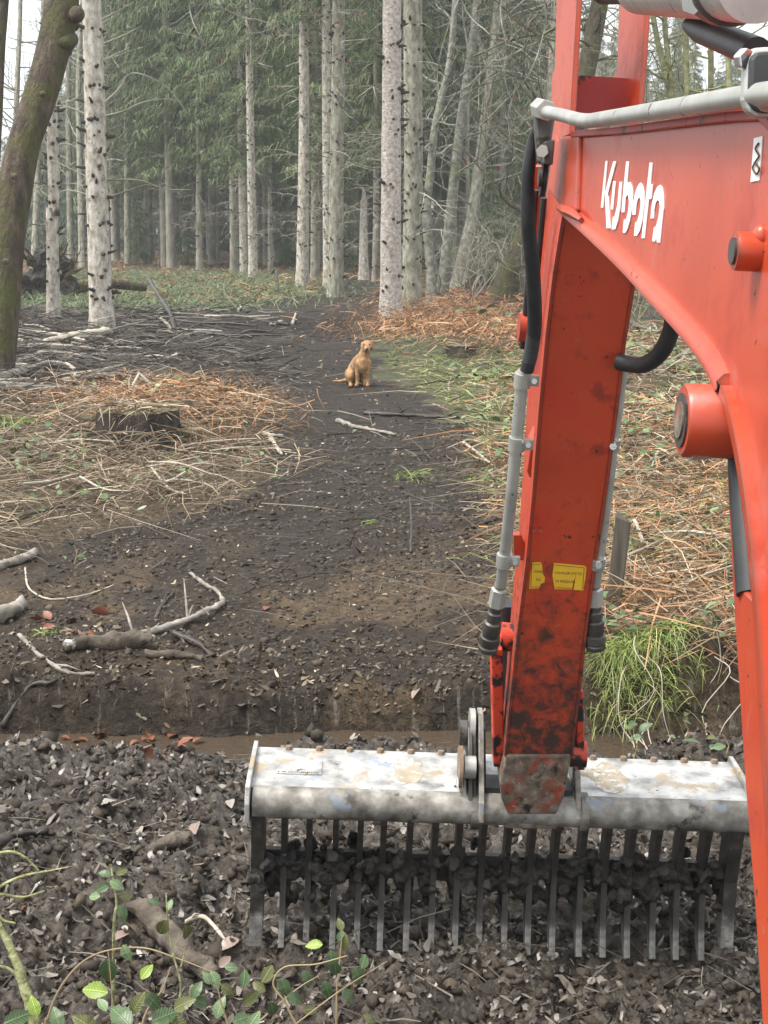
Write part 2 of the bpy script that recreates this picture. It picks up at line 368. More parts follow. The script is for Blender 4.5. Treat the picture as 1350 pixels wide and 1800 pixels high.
def build_ground():
    ys = list(np.linspace(-6, 2.2, 12)); y = 2.5
    while y < 420: ys.append(y); y *= 1.0028 if y < 6.4 else 1.0038 if y < 30 else (1.010 if y < 90 else 1.06)
    ss = list(np.arange(-0.42, 0.4201, 0.0036)); e = [0.46, 0.52, 0.6, 0.75, 1.0, 1.5, 2.5, 4.0]
    ss = [-q for q in e[::-1]]+ss+e
    ys = np.array(ys); ss = np.array(ss); wy = np.maximum(ys, 2.5)
    X = ss[None, :]*wy[:, None]; Y = np.repeat(ys[:, None], len(ss), 1); nr, nc = X.shape
    Z = H(X.ravel(), Y.ravel()).reshape(nr, nc)
    V = np.stack([X, Y, Z], -1).reshape(-1, 3); idx = np.arange(nr*nc).reshape(nr, nc)
    F = np.stack([idx[:-1, :-1], idx[:-1, 1:], idx[1:, 1:], idx[1:, :-1]], -1).reshape(-1, 4)
    me = npmesh('ground', V, F, None, True)
    x, y = V[:, 0], V[:, 1]
    jx = x+0.35*(fbm(x*2, y*2, 5, 4)-0.5)*np.clip(y/9, 0.6, 4); jy = y+1.0*(fbm(x*2+9, y*2, 6, 4)-0.5)*np.clip(y/9, 0.4, 4)
    near = sst(5.9, 5.5, y)
    brown = sst(5.7, 6.0, y)*sst(9.8, 7.2, y)*(0.25+0.75*sst(0.48, 0.60, fbm(x*2.2, y*1.4, 61, 4)))
    straw = np.maximum.reduce([inside(q, jx, jy)*1.0 for q in (STRAW_L, BRACK_L, BRACK_R, BANK_R)])
    grass = np.maximum(inside(GRASS_F, jx, jy)*1.0, inside(GRASS_R, jx, jy)*0.55)
    path = inside(PATH, jx, jy)*(1-0.85*brown); path = np.maximum(path, inside(BRASH, jx, jy)*0.85)
    far = sst(30, 50, y)*(1-path)*(1-straw); straw = np.maximum(straw, far*0.45)
    yb = bank_edge(x); straw = straw*sst(yb+.15, yb+.3, y); grass = grass*sst(yb+.15, yb+.3, y); bankm = sst(yb-0.06, yb, y)*sst(yb+0.26, yb+0.16, y)
    for nm, v in (('m_near', near), ('m_brown', brown), ('m_straw', straw*(1-path)), ('m_grass', grass*(1-path)), ('m_path', path*(1-near)), ('m_bank', bankm)):
        a = me.attributes.new(nm, 'FLOAT', 'POINT'); a.data.foreach_set('value', v.astype(np.float32))
    tag(link('ground', me, ground_material()), kind='structure')
build_ground()
# water lying in the ditch
def build_water():
    m, t, b = _new('muddy_water'); b.inputs['Base Color'].default_value = (0.06, 0.044, 0.03, 1); b.inputs['Roughness'].default_value = 0.04
    b.inputs['Specular IOR Level'].default_value = 0.5; bump(t, b, noise(t, 14, 3, 0.5, stretch=(1, 2.2, 1)), 0.5, 0.012)
    mb = MB(); mb.prism([(-6, 5.15, -0.160), (6, 5.15, -0.160), (6, 6.4, -0.160), (-6, 6.4, -0.160)], (0, 0, 0.03))
    tag(mb.build('ditch_water', m), kind='structure')
build_water()
# ------------------------------------------------------------------ excavator: boom, dipper arm, hoses, rake
def build_excavator():
    yaw, roll = 0.025, 0.040
    F = Vector((-math.sin(yaw), math.cos(yaw), 0)); R = Vector((math.cos(yaw)*math.cos(roll), math.sin(yaw)*math.cos(roll), -math.sin(roll))); U = R.cross(F)
    base = Vector((0.42, 1.3, 0.9))
    ex = thing('excavator', 'orange-red excavator arm with muddy rake reaching across the ditch', 'excavator', base)
    # ---- boom
    p0 = P(985, 300, 3.1); BW = 0.17
    def B(px, py, out=0.0): return PLN(px, py, p0-R*out, R)
    def fu(p): d = p-p0; return d.dot(F), d.dot(U)
    def from_fu(f, u, out=0.0): return p0+F*f+U*u-R*out
    inner = [(1000, 371), (1040, 405), (1100, 460), (1160, 522), (1215, 580), (1258, 635), (1284, 690), (1303, 750), (1319, 830), (1333, 930), (1342, 1010), (1351, 1110), (1362, 1300), (1374, 1500), (1386, 1700), (1398, 1900)]
    inn = [B(*q) for q in inner]
    top = [B(985, 244), B(1100, 232), B(1220, 217), B(1290, 209), B(1350, 206)]
    tf, tu = fu(top[-1]); lf, lu = fu(inn[-1])
    outer = [from_fu(tf-0.12, tu-0.04), from_fu(tf-0.25, tu-0.14), from_fu(tf-0.33, tu-0.30), from_fu(tf-0.36, tu-0.6), from_fu(tf-0.34, lu)]
    side = [B(985, 243)]+top[1:]+outer+inn[::-1]+[B(985, 362)]
    boom = MB().prism(side, R*BW).build('boom', 'paint', ex, bevel=0.004)
    # rounded flange along the inner edge, standing proud of the side plate
    mb = MB(); path = catmull(inn, 4); n = len(path); prof = [(-0.014, -0.004), (-0.014, 0.007), (-0.009, 0.012), (0.006, 0.014)]
    rings = []
    for i, p in enumerate(path):
        t = (path[min(i+1, n-1)]-path[max(i-1, 0)]).normalized(); nn = t.cross(R).normalized()
        if nn.dot(Vector(from_fu(-0.8, 0.0))-p) < 0: nn = -nn           # towards the boom's body
        q = [(-0.013, -0.009), (-0.013, 0.004), (-0.006, 0.013), (0.01, 0.017), (BW-0.01, 0.017), (BW+0.013, 0.004), (BW+0.013, -0.009)]
        rings.append([p+R*a+nn*b for a, b in q])
    vs = [v for r in rings for v in r]; m = len(rings[0])
    fs = [[i*m+j, i*m+(j+1) % m, (i+1)*m+(j+1) % m, (i+1)*m+j] for i in range(n-1) for j in range(m)]+[list(range(m)), list(range((n-1)*m, n*m))]
    mb.add(vs, fs).build('bottom_flange', 'paint', boom, smooth=True)
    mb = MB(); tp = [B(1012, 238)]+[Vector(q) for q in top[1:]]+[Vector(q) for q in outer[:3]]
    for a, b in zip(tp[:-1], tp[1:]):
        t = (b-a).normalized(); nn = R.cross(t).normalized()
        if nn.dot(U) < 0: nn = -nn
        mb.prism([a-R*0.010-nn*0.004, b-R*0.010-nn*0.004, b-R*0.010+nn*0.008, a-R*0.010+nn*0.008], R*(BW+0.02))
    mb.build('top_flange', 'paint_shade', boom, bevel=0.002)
    # nose casting round the dipper pin
    nose = [(983, 240), (1016, 238), (1012, 372), (997, 374), (983, 362), (966, 338), (963, 322), (972, 296), (976, 262)]
    MB().prism([B(*q, 0.009) for q in nose], R*(BW+0.018)).build('nose_casting', 'paint', boom, bevel=0.006, seg=3)
    # weld bead on the nose
    MB().tube([B(985, 366, .012), B(996, 371, .013), B(1008, 376, .014), B(1022, 387, .013)], [0.008, .010, .009, 0.005], 8, k=4, jit=0.15).build('weld_bead', 'paint', boom, smooth=True)
    # pin bosses
    def boss(px, py, r, L, pinr, name):
        c = B(px, py); MB().tube([c+R*0.01, c-R*(L-0.004), c-R*L], [r, r, r*0.94], 28).build(name, 'paint', boom, smooth=True)
        MB().tube([c-R*(L-0.02), c-R*(L+0.003)], [pinr, pinr], 24).build('pin', 'dark_steel', boom, smooth=True)
    boss(1334, 443, 0.0205, 0.026, 0.014, 'pin_boss')
    MB().ball(B(1340, 416), 0.011, (1, 1, 1.2)).build('weld_blob', 'paint', boom, smooth=True)
    # decal with the load symbol
    q = [B(1325, 243, .0014), B(1340, 239, .0014), B(1334, 317, .0014), B(1319, 320, .0014)]
    MB().prism(q, R*0.0012).build('decal', 'white_print', boom)
    s = [B(1333, 252, .003), B(1328, 262, .003), B(1334, 274, .003), B(1328, 284, .003), B(1323, 296, .003), B(1330, 306, .003), B(1334, 296, .003), B(1326, 286, .003)]
    MB().tube(s, 0.0011, 6, k=4).build('decal_symbol', 'ink', boom)
    # lettering
    L = {'K': [[(218, 205), (250, 205), (180, 945), (145, 945)], [(340, 210), (388, 212), (262, 690), (250, 745), (285, 1270), (235, 1270), (208, 740), (224, 655)]],
         'u': [[(340, 525), (380, 525), (335, 978), (298, 965)], [(440, 535), (475, 540), (445, 960), (415, 1150), (372, 1285), (318, 1290), (335, 1090), (362, 1085), (405, 900)]],
         'b': [[(545, 210), (592, 212), (555, 600), (540, 760), (515, 1020), (470, 1015), (510, 560)],
               [(548, 580), (575, 548), (598, 540), (625, 600), (640, 760), (635, 960), (600, 1160), (560, 1290), (530, 1345), (490, 1340), (510, 1130), (542, 1130), (578, 1000), (590, 850), (575, 745), (560, 745), (530, 800)]],
         'o': [[(770, 550), (800, 590), (825, 700), (827, 900), (800, 1150), (760, 1310), (715, 1390), (668, 1390), (688, 1180), (715, 1165), (750, 1060), (770, 930), (775, 830), (755, 775), (730, 810), (705, 900), (690, 1060), (640, 1055), (660, 850), (700, 670), (740, 580)]],
         't': [[(915, 230), (965, 232), (905, 800), (835, 1430), (788, 1425), (875, 600)], [(910, 570), (965, 575), (940, 810), (885, 810)]],
         'a': [[(1078, 585), (1110, 620), (1135, 760), (1136, 960), (1110, 1200), (1078, 1500), (1030, 1490), (1022, 1410), (1000, 1480), (955, 1475), (985, 1255), (1015, 1245), (1055, 1100), (1078, 930), (1070, 850), (1045, 820), (1010, 870), (985, 1000), (978, 1115), (930, 1115), (945, 930), (985, 730), (1035, 620)]]}
    for ch, strokes in L.items():
        mb = MB()
        for k, st in enumerate(strokes):
            o = 0.0016+0.0006*k
            mb.prism([B(1040+a/9, 260+b/9, o) for a, b in st], R*(o-0.0004))
        mb.build('letter', 'white_print', boom)
    # cylinder bracket standing on the boom
    c = R*(0.03)
    MB().prism([B(1240, 205)+c, B(1250, 172)+c, B(1318, 92)+c, B(1334, 20)+c, B(1342, -60)+c, B(1420, -60)+c, B(1420, 210)+c], R*0.025).build('cylinder_bracket', 'paint', ex, bevel=0.003)
    MB().prism([B(1240, 205)+c*4, B(1250, 172)+c*4, B(1318, 92)+c*4, B(1334, 20)+c*4, B(1342, -60)+c*4, B(1420, -60)+c*4, B(1420, 210)+c*4], R*0.025).build('cylinder_bracket', 'paint', ex, bevel=0.003)
    # dipper cylinder above the boom
    a, b = P(1126, -22, 2.75), P(1330, -30, 1.80); t = (b-a).normalized()
    cyl = MB().tube([a, a+t*0.012, b], [0.040, 0.046, 0.046], 28).build('dipper_cylinder', 'steel', ex, smooth=True)
    MB().tube([P(1062, -14, 3.28), P(1130, -20, 2.74)], 0.026, 20).build('piston_rod', 'rubber', cyl, smooth=True)
    MB().tube([a+t*0.80, a+t*0.86], 0.052, 24).build('gland', 'dark_steel', cyl, smooth=True)
    MB().tube([P(1270, 2, 1.98)-R*.03, P(1278, 6, 1.96)-R*.045], 0.016, 6).build('port_bolt', 'bright_steel', cyl)
    MB().tube([P(1212, 44, 2.35), P(1232, 52, 2.3), P(1330, 92, 2.0)], [0.012, 0.020, 0.020], 16).build('hose_sleeve', 'rubber', ex, smooth=True)
    # ---- bent steel pipe on the boom side
    MB().tube([P(950, 190, 2.97), P(962, 197, 2.93), P(990, 203, 2.83), P(1027, 212, 2.62), P(1060, 209, 2.44), P(1180, 191, 1.93), P(1312, 170, 1.57), P(1400, 160, 1.38)], 0.0122, 16, k=5).build('hydraulic_pipe', 'steel', ex, smooth=True)
    MB().tube([P(948, 190, 2.99), P(960, 194, 2.93)], 0.021, 6).build('hex_nut', 'steel', ex, bevel=0.002)
    MB().prism([P(x, y, 2.99) for x, y in ((941, 188), (950, 180), (972, 180), (978, 196), (970, 245), (966, 290), (946, 286), (941, 230))], F*0.03).build('elbow_fitting', 'dark_steel', ex, bevel=0.005)
    MB().prism([P(x, y, 2.95) for x, y in ((958, 248), (976, 246), (972, 290), (956, 288))], F*0.05).build('clamp_plate', 'dark_steel', ex, bevel=0.003)
    MB().tube([P(955, 265, 2.97), P(953, 266, 2.92)], 0.012, 6).build('bolt', 'steel', ex)
    MB().tube([P(951, 316, 3.03), P(960, 317, 3.03)], 0.033, 24).build('grommet', 'rubber', ex, smooth=True)
    MB().tube([P(946, 312, 3.0), P(952, 312, 3.0)], 0.018, 16).build('grommet_cap', 'dark_steel', ex, smooth=True)
    MB().prism([P(x, y, 1.53) for x, y in ((1312, 100), (1322, 84), (1346, 82), (1390, 82), (1390, 208), (1330, 206), (1314, 196), (1308, 175))], F*0.02).build('pipe_bracket', 'steel', ex, bevel=0.004)
    MB().prism([P(x, y, 1.515) for x, y in ((1320, 102), (1328, 92), (1346, 90), (1390, 90), (1390, 200), (1334, 198), (1322, 188), (1317, 170))], F*0.012).build('clamp_rubber', 'rubber', ex, bevel=0.004)
    MB().tube([P(1303, 105, 1.54), P(1315, 104, 1.53)], 0.0115, 6).build('bolt', 'bright_steel', ex, bevel=0.002)
    MB().ball(P(1350, 172, 1.50), 0.014).build('pipe_end', 'steel', ex, smooth=True)
    # ---- boom cylinder in front of the lower boom
    c0 = PLN(1294, 742, p0+R*0.02, R)
    bc = MB().tube([c0+R*0.04, c0-R*0.058, c0-R*0.062], [0.042, 0.042, 0.039], 32).build('cylinder_head', 'paint', ex, smooth=True)
    MB().tube([c0-R*0.05, c0-R*0.0645], 0.031, 28).build('pin', 'dark_steel', bc, smooth=True)
    MB().tube([c0-R*0.060, c0-R*0.0665], 0.021, 24).build('pin_end', 'mudbrown', bc, smooth=True)
    MB().tube([c0-R*0.03-U*.034-F*.01, c0-R*0.052-U*.036-F*.012], 0.009, 6).build('retaining_bolt', 'bright_steel', bc)
    pl = p0+R*0.03
    def Q(px, py, k=0.0): return PLN(px, py, pl+R*k, R)
    MB().tube([Q(1306, 800), Q(1312, 900), Q(1322, 1045)], 0.0175, 18).build('cylinder_rod', 'rubber', ex, smooth=True)
    g = [(1277, 815), (1286, 818), (1298, 1030), (1330, 1060), (1350, 1300), (1384, 1800), (1394, 1900), (1346, 1900), (1327, 1600), (1309, 1370), (1293, 1120), (1284, 960)]
    MB().prism([Q(*q, -0.012) for q in g], R*0.03).build('cylinder_guard', 'paint', ex, bevel=0.003)

    # ---- dipper arm
    A = P(1040, 450, 3.27); Bp = P(945, 1400, 3.94); n = R.cross(Bp-A).normalized()
    if n.dot(A-CP) < 0: n = -n                              # away from the camera
    def D(px, py, out=0.0): return PLN(px, py, A-n*out, n)
    lf_ = [(1004, 300), (992, 381), (976, 480), (963, 590), (951, 720), (941, 850), (929, 980), (914, 1100), (901, 1220), (890, 1330)]
    rt_ = [(1135, 300), (1126, 400), (1113, 500), (1097, 600), (1083, 720), (1066, 850), (1046, 980), (1030, 1100), (1017, 1220), (1003, 1330)]
    dep = [0.30, 0.31, 0.31, 0.30, 0.28, 0.25, 0.22, 0.19, 0.165, 0.14]
    mb = MB(); rg = []
    for a, b, d in zip(lf_, rt_, dep):
        l, r = D(*a), D(*b); rg += [l, r, r+n*d, l+n*d]
    k = len(lf_); fs = [[i*4+j, i*4+(j+1) % 4, (i+1)*4+(j+1) % 4, (i+1)*4+j] for i in range(k-1) for j in range(4)]+[[0, 1, 2, 3], [k*4-4, k*4-3, k*4-2, k*4-1]]
    arm = mb.add(rg, fs).build('dipper_arm', 'paint_worn', ex, bevel=0.004)
    # side plate edge standing proud along the left of the arm
    for sidepts, s in ((lf_, -1), (rt_, 1)):
        mb = MB(); pts = [D(*q, 0.003)-R*(s*0.002) for q in sidepts[1:]]
        for i, (a, b) in enumerate(zip(pts[:-1], pts[1:])):
            mb.prism([a, a+R*(s*0.007), b+R*(s*0.007), b], n*0.05)
        mb.build('edge_plate', 'paint_worn', arm)
    # lower shoe, stained with mud
    shoe = [(890, 1328), (1004, 1328), (996, 1380), (990, 1405), (978, 1432), (893, 1432), (881, 1405), (879, 1380)]
    MB().prism([D(*q, 0.006) for q in shoe], n*0.15).build('dipper_shoe', 'mudbrown', arm, bevel=0.005)
    MB().prism([D(*q, 0.004) for q in ((886, 1434), (984, 1434), (978, 1458), (886, 1456))], n*0.12).build('wear_strip', 'mudbrown', arm, bevel=0.003)
    # upper lugs with the cross plate
    for xs, inner_ in (((1010, 236), (1018, 100), (1027, -60)), False), (((1128, 240), (1138, 100), (1148, -60)), True):
        dd = 3.26; pts = [P(x, y, dd) for x, y in xs]
        mb = MB()
        for a, b in zip(pts[:-1], pts[1:]):
            mb.prism([a, b, b+F*0.34, a+F*0.30], -R*0.012)
        mb.build('dipper_lug', 'paint', arm)
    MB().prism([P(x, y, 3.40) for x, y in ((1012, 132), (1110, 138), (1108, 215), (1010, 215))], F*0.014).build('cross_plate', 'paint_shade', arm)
    MB().tube([P(985, 290, 3.2), P(1135, 290, 3.2)], 0.05, 20).build('pivot_tube', 'paint', arm, smooth=True)
    # long strips and hoses up the left side of the arm
    for (x0, y0, x1, y1, o, r_, mt) in ((975, 372, 948, 650, .10, .007, 'rubber'), (966, 372, 940, 660, .16, .007, 'rubber')):
        MB().tube([D(x0, y0)+n*o-R*.012, D(x1, y1)+n*o-R*.012], r_, 8).build('thin_hose', mt, arm, smooth=True)
    MB().prism([D(x, y)+n*0.26 for x, y in ((955, 352), (975, 352), (965, 560), (955, 660), (945, 600))], n*0.02).build('side_gusset', 'paint', arm)
    # coupling guard on the side plate
    MB().prism([D(x, y)+n*0.05 for x, y in ((937, 800), (952, 770), (946, 850), (935, 858), (930, 845))], n*0.06).build('clamp_bracket', 'paint_worn', arm, bevel=0.003)
    MB().prism([D(x, y)+n*0.04 for x, y in ((905, 955), (918, 955), (932, 985), (929, 1000), (906, 1000))], n*0.02).build('clamp_bracket', 'paint', arm, bevel=0.002)
    # warning sticker, torn through the middle
    stl = [(936, 989), (951, 989), (953, 995), (955, 1011), (958, 1015), (957, 1024), (951, 1026), (947, 1034), (930, 1035), (932, 1012)]
    str_ = [(974, 990), (1028, 995), (1031, 998), (1029, 1016), (1025, 1038), (1008, 1037), (1011, 1020), (1012, 1010), (1009, 1021), (1005, 1036), (975, 1036), (971, 1012)]
    so_ = None
    for pp in (stl, str_):
        o = MB().prism([D(*q, 0.0022) for q in pp], n*0.0014).build('warning_sticker', 'yellow', arm)
    xa = (D(1020, 1012)-D(940, 1008)).normalized(); ya = (D(950, 980)-D(945, 1030)); ya = (ya-xa*ya.dot(xa)).normalized()
    def text(s, px, py, size):
        cu = bpy.data.curves.new('t', 'FONT'); cu.body = s; cu.size = size; ob = bpy.data.objects.new('t', cu); COL.objects.link(ob)
        dg = bpy.context.evaluated_depsgraph_get(); dg.update(); me = bpy.data.meshes.new_from_object(ob.evaluated_get(dg)); bpy.data.objects.remove(ob)
        zz = xa.cross(ya); p = D(px, py, 0.0030)
        for v in me.vertices: v.co = p+xa*v.co.x+ya*v.co.y
        me.materials.clear(); link('sticker_text', me, 'ink', arm)
    text('HAR', 939, 1006.5, 0.0105); text('OUPLER FITTE', 975.5, 1009, 0.0100); text('SA', 942, 1021, 0.0105); text('N REQUIR', 976, 1023.5, 0.0105)
    for pts in (((950, 992), (935, 992), (933, 1032), (946, 1031.5)), ((976, 993), (1027, 998), (1024, 1035)), ((978, 1033), (1004, 1034))):
        MB().tube([D(*a, .0028) for a in pts], 0.0007, 5).build('sticker_border', 'ink', arm)
    # ---- service hose, pipes, clamps and couplers
    MB().tube([P(946, 225, 3.04), P(938, 250, 3.06), P(929, 300, 3.08), P(928, 345, 3.1)], [0.012, .013, .0135, .0135], 14, k=4).build('hose', 'rubber', ex, smooth=True)
    pts = catmull([P(928, 335, 3.1), P(929, 400, 3.13), P(936, 470, 3.18), P(940, 560, 3.25), P(935, 610, 3.29), P(926, 652, 3.32)], 26)
    rr = []
    for i, p in enumerate(pts):
        f = i/len(pts); rr.append(0.0150+(0.0009 if (i % 2 and 0.32 < f < 0.92) else 0.0))
    MB().tube(pts, rr, 14).build('ribbed_hose', 'rubber', ex, smooth=True)
    def pipe(pp, r, name='service_pipe'):
        return MB().tube(pp, r, 14, k=4).build(name, 'steel', ex, smooth=True)
    lp = [P(919, 652, 3.34), P(911, 740, 3.39), P(900, 860, 3.46), P(889, 960, 3.55), P(880, 1030, 3.61)]
    pipe(lp, 0.0135)
    for (x, y, d) in ((918, 668, 3.345), (908, 780, 3.41), (886, 985, 3.57)):
        c = P(x, y, d); ax = (P(x-10, y+100, d+.06)-c).normalized()
        MB().tube([c-ax*0.016, c+ax*0.016], 0.0185, 16).build('pipe_clamp', 'steel', ex, smooth=True)
        MB().box(c+R*0.024-F*0.004, R*0.012, F*0.008, ax*0.013).build('clamp_block', 'steel', ex, bevel=0.002)
        MB().tube([c+R*0.024-F*0.010, c+R*0.024-F*0.020], 0.0065, 6).build('bolt', 'bright_steel', ex)
    def coupler(x0, y0, d0, x1, y1, d1):
        a, b = P(x0, y0, d0), P(x1, y1, d1); t = b-a
        prof = [(0, .012), (.10, .012), (.13, .020), (.36, .020), (.38, .015), (.44, .015), (.46, .0185), (.54, .0185), (.55, .0165), (.58, .0165), (.60, .021), (.74, .022), (.76, .020), (.79, .020), (.80, .0245), (.90, .025), (.92, .022), (.94, .025), (1, .023)]
        o = MB().tube([a+t*p for p, r in prof[:4]], [r for p, r in prof[:4]], 6).build('hex_fitting', 'steel', ex)
        MB().tube([a+t*p for p, r in prof[4:]], [r for p, r in prof[4:]], 18).build('quick_coupler', 'dark_steel', ex, smooth=True)
        MB().tube([a+t*0.06, a+t*0.10], 0.0145, 12).build('thread_tape', 'rust', o)
    coupler(881, 1020, 3.61, 857, 1143, 3.70)
    rp = [P(1079, 765, 3.50), P(1070, 850, 3.54), P(1060, 930, 3.6), P(1052, 990, 3.64), P(1046, 1030, 3.67)]
    pipe(rp, 0.0125); pipe([P(1095, 640, 3.42), P(1088, 700, 3.46), P(1079, 770, 3.5)], 0.0125)
    for (x, y, d) in ((1076, 782, 3.50), (1051, 990, 3.63)):
        c = P(x, y, d); ax = (P(x-10, y+100, d+.06)-c).normalized()
        MB().tube([c-ax*0.014, c+ax*0.014], 0.0175, 16).build('pipe_clamp', 'bright_steel', ex, smooth=True)
        MB().tube([c-R*0.002-F*0.014, c-R*0.002-F*0.026], 0.0085, 8).build('bolt', 'bright_steel', ex)
    coupler(1045, 1020, 3.67, 1047, 1140, 3.74)
    MB().tube([P(1184, 552, 3.15), P(1180, 580, 3.2), P(1163, 618, 3.25), P(1135, 640, 3.3), P(1108, 640, 3.34), P(1088, 636, 3.36)], 0.0185, 14, k=5).build('hose', 'rubber', ex, smooth=True)
    MB().tube([P(916, 575, 3.52)-R*.006, P(916, 575, 3.52)+R*.012], 0.034, 20).build('lug_cap', 'paint', ex, smooth=True)
    # ---- bucket linkage
    def bar(a, b, w, t_, mat, name):
        a, b = Vector(a), Vector(b); ax = (b-a); s = ax.cross(R).normalized()*w
        return MB().prism([a-s, a+s, b+s, b-s], R*t_).build(name, mat, ex, bevel=0.004)
    bar(P(862, 1128, 3.82), P(866, 1335, 3.98), 0.035, 0.028, 'paint_dirty', 'side_link')
    MB().tube([P(880, 1118, 3.84), P(915, 1122, 3.84)], 0.036, 18).build('link_pin', 'paint_dirty', ex, smooth=True)
    MB().tube([P(890, 1060, 3.98), P(888, 1330, 4.10)], 0.034, 18).build('bucket_cylinder', 'rubber', ex, smooth=True)
    bar(P(1009, 1205, 3.92), P(1012, 1345, 3.99), 0.03, 0.02, 'paint_dirty', 'side_link')
    MB().tube([P(1002, 1325, 3.97), P(1030, 1326, 3.97)], 0.034, 16).build('link_pin', 'paint_dirty', ex, smooth=True)
    # ---- rake
    e0, e1 = P(441, 1400, 3.99), P(1318, 1428, 4.01); X = (e1-e0).normalized(); LEN = (e1-e0).length
    Y = Vector((-X.y, X.x, 0)).normalized(); Z = X.cross(Y)
    def K(s, f, u): return e0+X*s+Y*f+Z*u
    r = 0.042
    rake = MB().tube([K(0.006, 0, -0.012), K(LEN-.006, 0, -0.012)], r, 32).build('rake', 'tube', ex, smooth=True)
    # sloping cover sheet, folded at its rear edge
    th = 0.006
    MB().prism([K(0, -0.004, 0.029), K(0, 0.245, 0.050), K(0, 0.262, 0.030), K(0, 0.257, 0.026), K(0, 0.243, 0.044), K(0, -0.003, 0.0235)], X*LEN).build('cover_sheet', 'galv', rake, bevel=0.0015)
    for s, sg in ((-0.012, 1), (LEN, 1)):
        prof = [(-0.058, 0.00), (-0.05, 0.045), (0.02, 0.055), (0.262, 0.062), (0.292, 0.02), (0.30, -0.10), (0.22, -0.12), (0.02, -0.07), (-0.05, -0.055)]
        MB().prism([K(s, f, u) for f, u in prof], X*0.012).build('end_plate', 'galv', rake, bevel=0.002)
    # name plate and repair patches
    MB().prism([K(.060, .075, .0362), K(.180, .075, .0362), K(.180, .165, .0437), K(.060, .165, .0437)], Z*0.003).build('name_plate', 'galv', rake)
    mb = MB(); rs = random.Random(5)
    for i in range(20):
        s = .066+i*.0055
        if rs.random() < 0.85: mb.box(K(s, .083, .0402), X*0.0017*rs.uniform(.6, 1.2), Y*0.0035*rs.uniform(.6, 1.2), Z*0.0004)
    mb.build('plate_marks', 'ink', rake)
    for (s0, s1, f0, f1) in ((.365, .455, .03, .21), (.895, 1.0, .02, .22)):
        a = [(s0+(s1-s0)*(.5+.5*math.cos(q)*random.uniform(.75, 1.1)), f0+(f1-f0)*(.5+.5*math.sin(q)*random.uniform(.8, 1.05))) for q in np.linspace(0, 6.2832, 29)[:-1]]
        MB().prism([K(s, f, .0291+.0835*f+.0006) for s, f in a], Z*0.0006).build('dried_mud_patch', 'patch', rake)
    bolt = MB().tube([K(0, 0, 0), K(0, 0, 0)+Z*0.010], [0.011, 0.009], 6).mesh('bolt_head')
    nb = 15; loc0 = e0
    for i in range(nb):
        s = 0.085+i*(LEN-0.13)/(nb-1)
        if 0.50 < s < 0.84 and i not in (7,): 
            if 0.53 < s < 0.82: continue
        o = link('bolt_head', bolt, 'rust', rake); o.location = X*s+Y*0.236+Z*(0.0492)
    # tines
    def tine(s, name, wide=0.034, t_=0.0135):
        cen = [(0.015, -0.030), (0.045, -0.10), (0.062, -0.18), (0.055, -0.26), (0.030, -0.34), (-0.010, -0.415)]
        wd = [wide*.85, wide, wide, wide*.9, wide*.7, wide*.32]
        cc = catmull([Vector((a, b, 0)) for a, b in cen], 3); ww = np.interp(np.linspace(0, 5, len(cc)), range(6), wd)
        lo, hi = [], []
        for i, p in enumerate(cc):
            t = (cc[min(i+1, len(cc)-1)]-cc[max(i-1, 0)]).normalized(); nn = Vector((-t.y, t.x, 0))
            lo.append(p-nn*ww[i]); hi.append(p+nn*ww[i])
        return lo, hi
    lo, hi = tine(0, '')
    cut = 10
    sp = 0.0652; n_t = 19; s0 = 0.083
    mu = MB(); mu.prism([K(0, p.x, p.y) for p in lo+hi[::-1]], X*0.0155); mesh_up = mu.mesh('tine')
    for i in range(n_t):
        o = link('tine', mesh_up, 'tine', rake); s = s0+i*sp; o.location = X*s
        o.location += X*random.uniform(-.003, .003)
    for s in (0.004, LEN-0.05):
        wide = [(-0.03, -0.03), (0.06, -0.03), (0.085, -0.15), (0.09, -0.25), (0.05, -0.34), (0.0, -0.415), (-0.015, -0.41), (0.0, -0.33), (0.005, -0.2)]
        for ds in (0,):
            MB().prism([K(s+ds, a, b) for a, b in wide], X*0.034).build('side_tine', 'tine', rake)
    # cross bar and the mud caked round it
    MB().box(K(LEN/2, 0.085, -0.205), X*(LEN/2-.01), Y*0.012, Z*0.03).build('cross_bar', 'tine', rake)
    rs = random.Random(3); mb = MB()
    for i in range(420):
        s = rs.uniform(0.01, LEN-.01); u = -0.215+rs.gauss(0, .032); f = 0.058+rs.gauss(0, .026)
        mb.ball(K(s, f, u), rs.uniform(.010, .026), (1, .8, rs.uniform(.6, 1.1)), 6, 4)
    for i in range(220):
        k = rs.randrange(n_t); s = s0+k*sp+.007+rs.uniform(-.012, .012); u = -0.205-abs(rs.gauss(0, .06))
        mb.ball(K(s, 0.06+rs.uniform(-.01, .02), max(u, -.34)), rs.uniform(.010, .02), (.8, .9, 1.6), 6, 4)
    me = remeshed(mb, 0.0065, 0); a = np.zeros(len(me.vertices)*3, np.float32); me.vertices.foreach_get('co', a); a = a.reshape(-1, 3)
    nz = fbm(a[:, 0]*60, a[:, 2]*60+a[:, 1]*40, 71, 3)-.5; a[:, 2] += nz*.026; a[:, 1] += (fbm(a[:, 0]*50+9, a[:, 2]*50, 73, 3)-.5)*.03
    me.vertices.foreach_set('co', a.ravel()); me.update(); me.materials.clear()
    link('caked_mud', me, 'cake', rake, True)
    # hitch ears, discs and pins that carry the rake
    def ear(s, t_, mat, prof, name): return MB().prism([K(s, f, u) for f, u in prof], X*t_).build(name, mat, rake, bevel=0.002)
    sx = lambda px: (px-441)/877*LEN
    big = [(-0.058, -0.03), (-0.05, 0.02), (0.0, 0.08), (0.05, 0.15), (0.10, 0.205), (0.16, 0.21), (0.19, 0.17), (0.20, 0.06), (0.10, -0.04), (0.0, -0.07)]
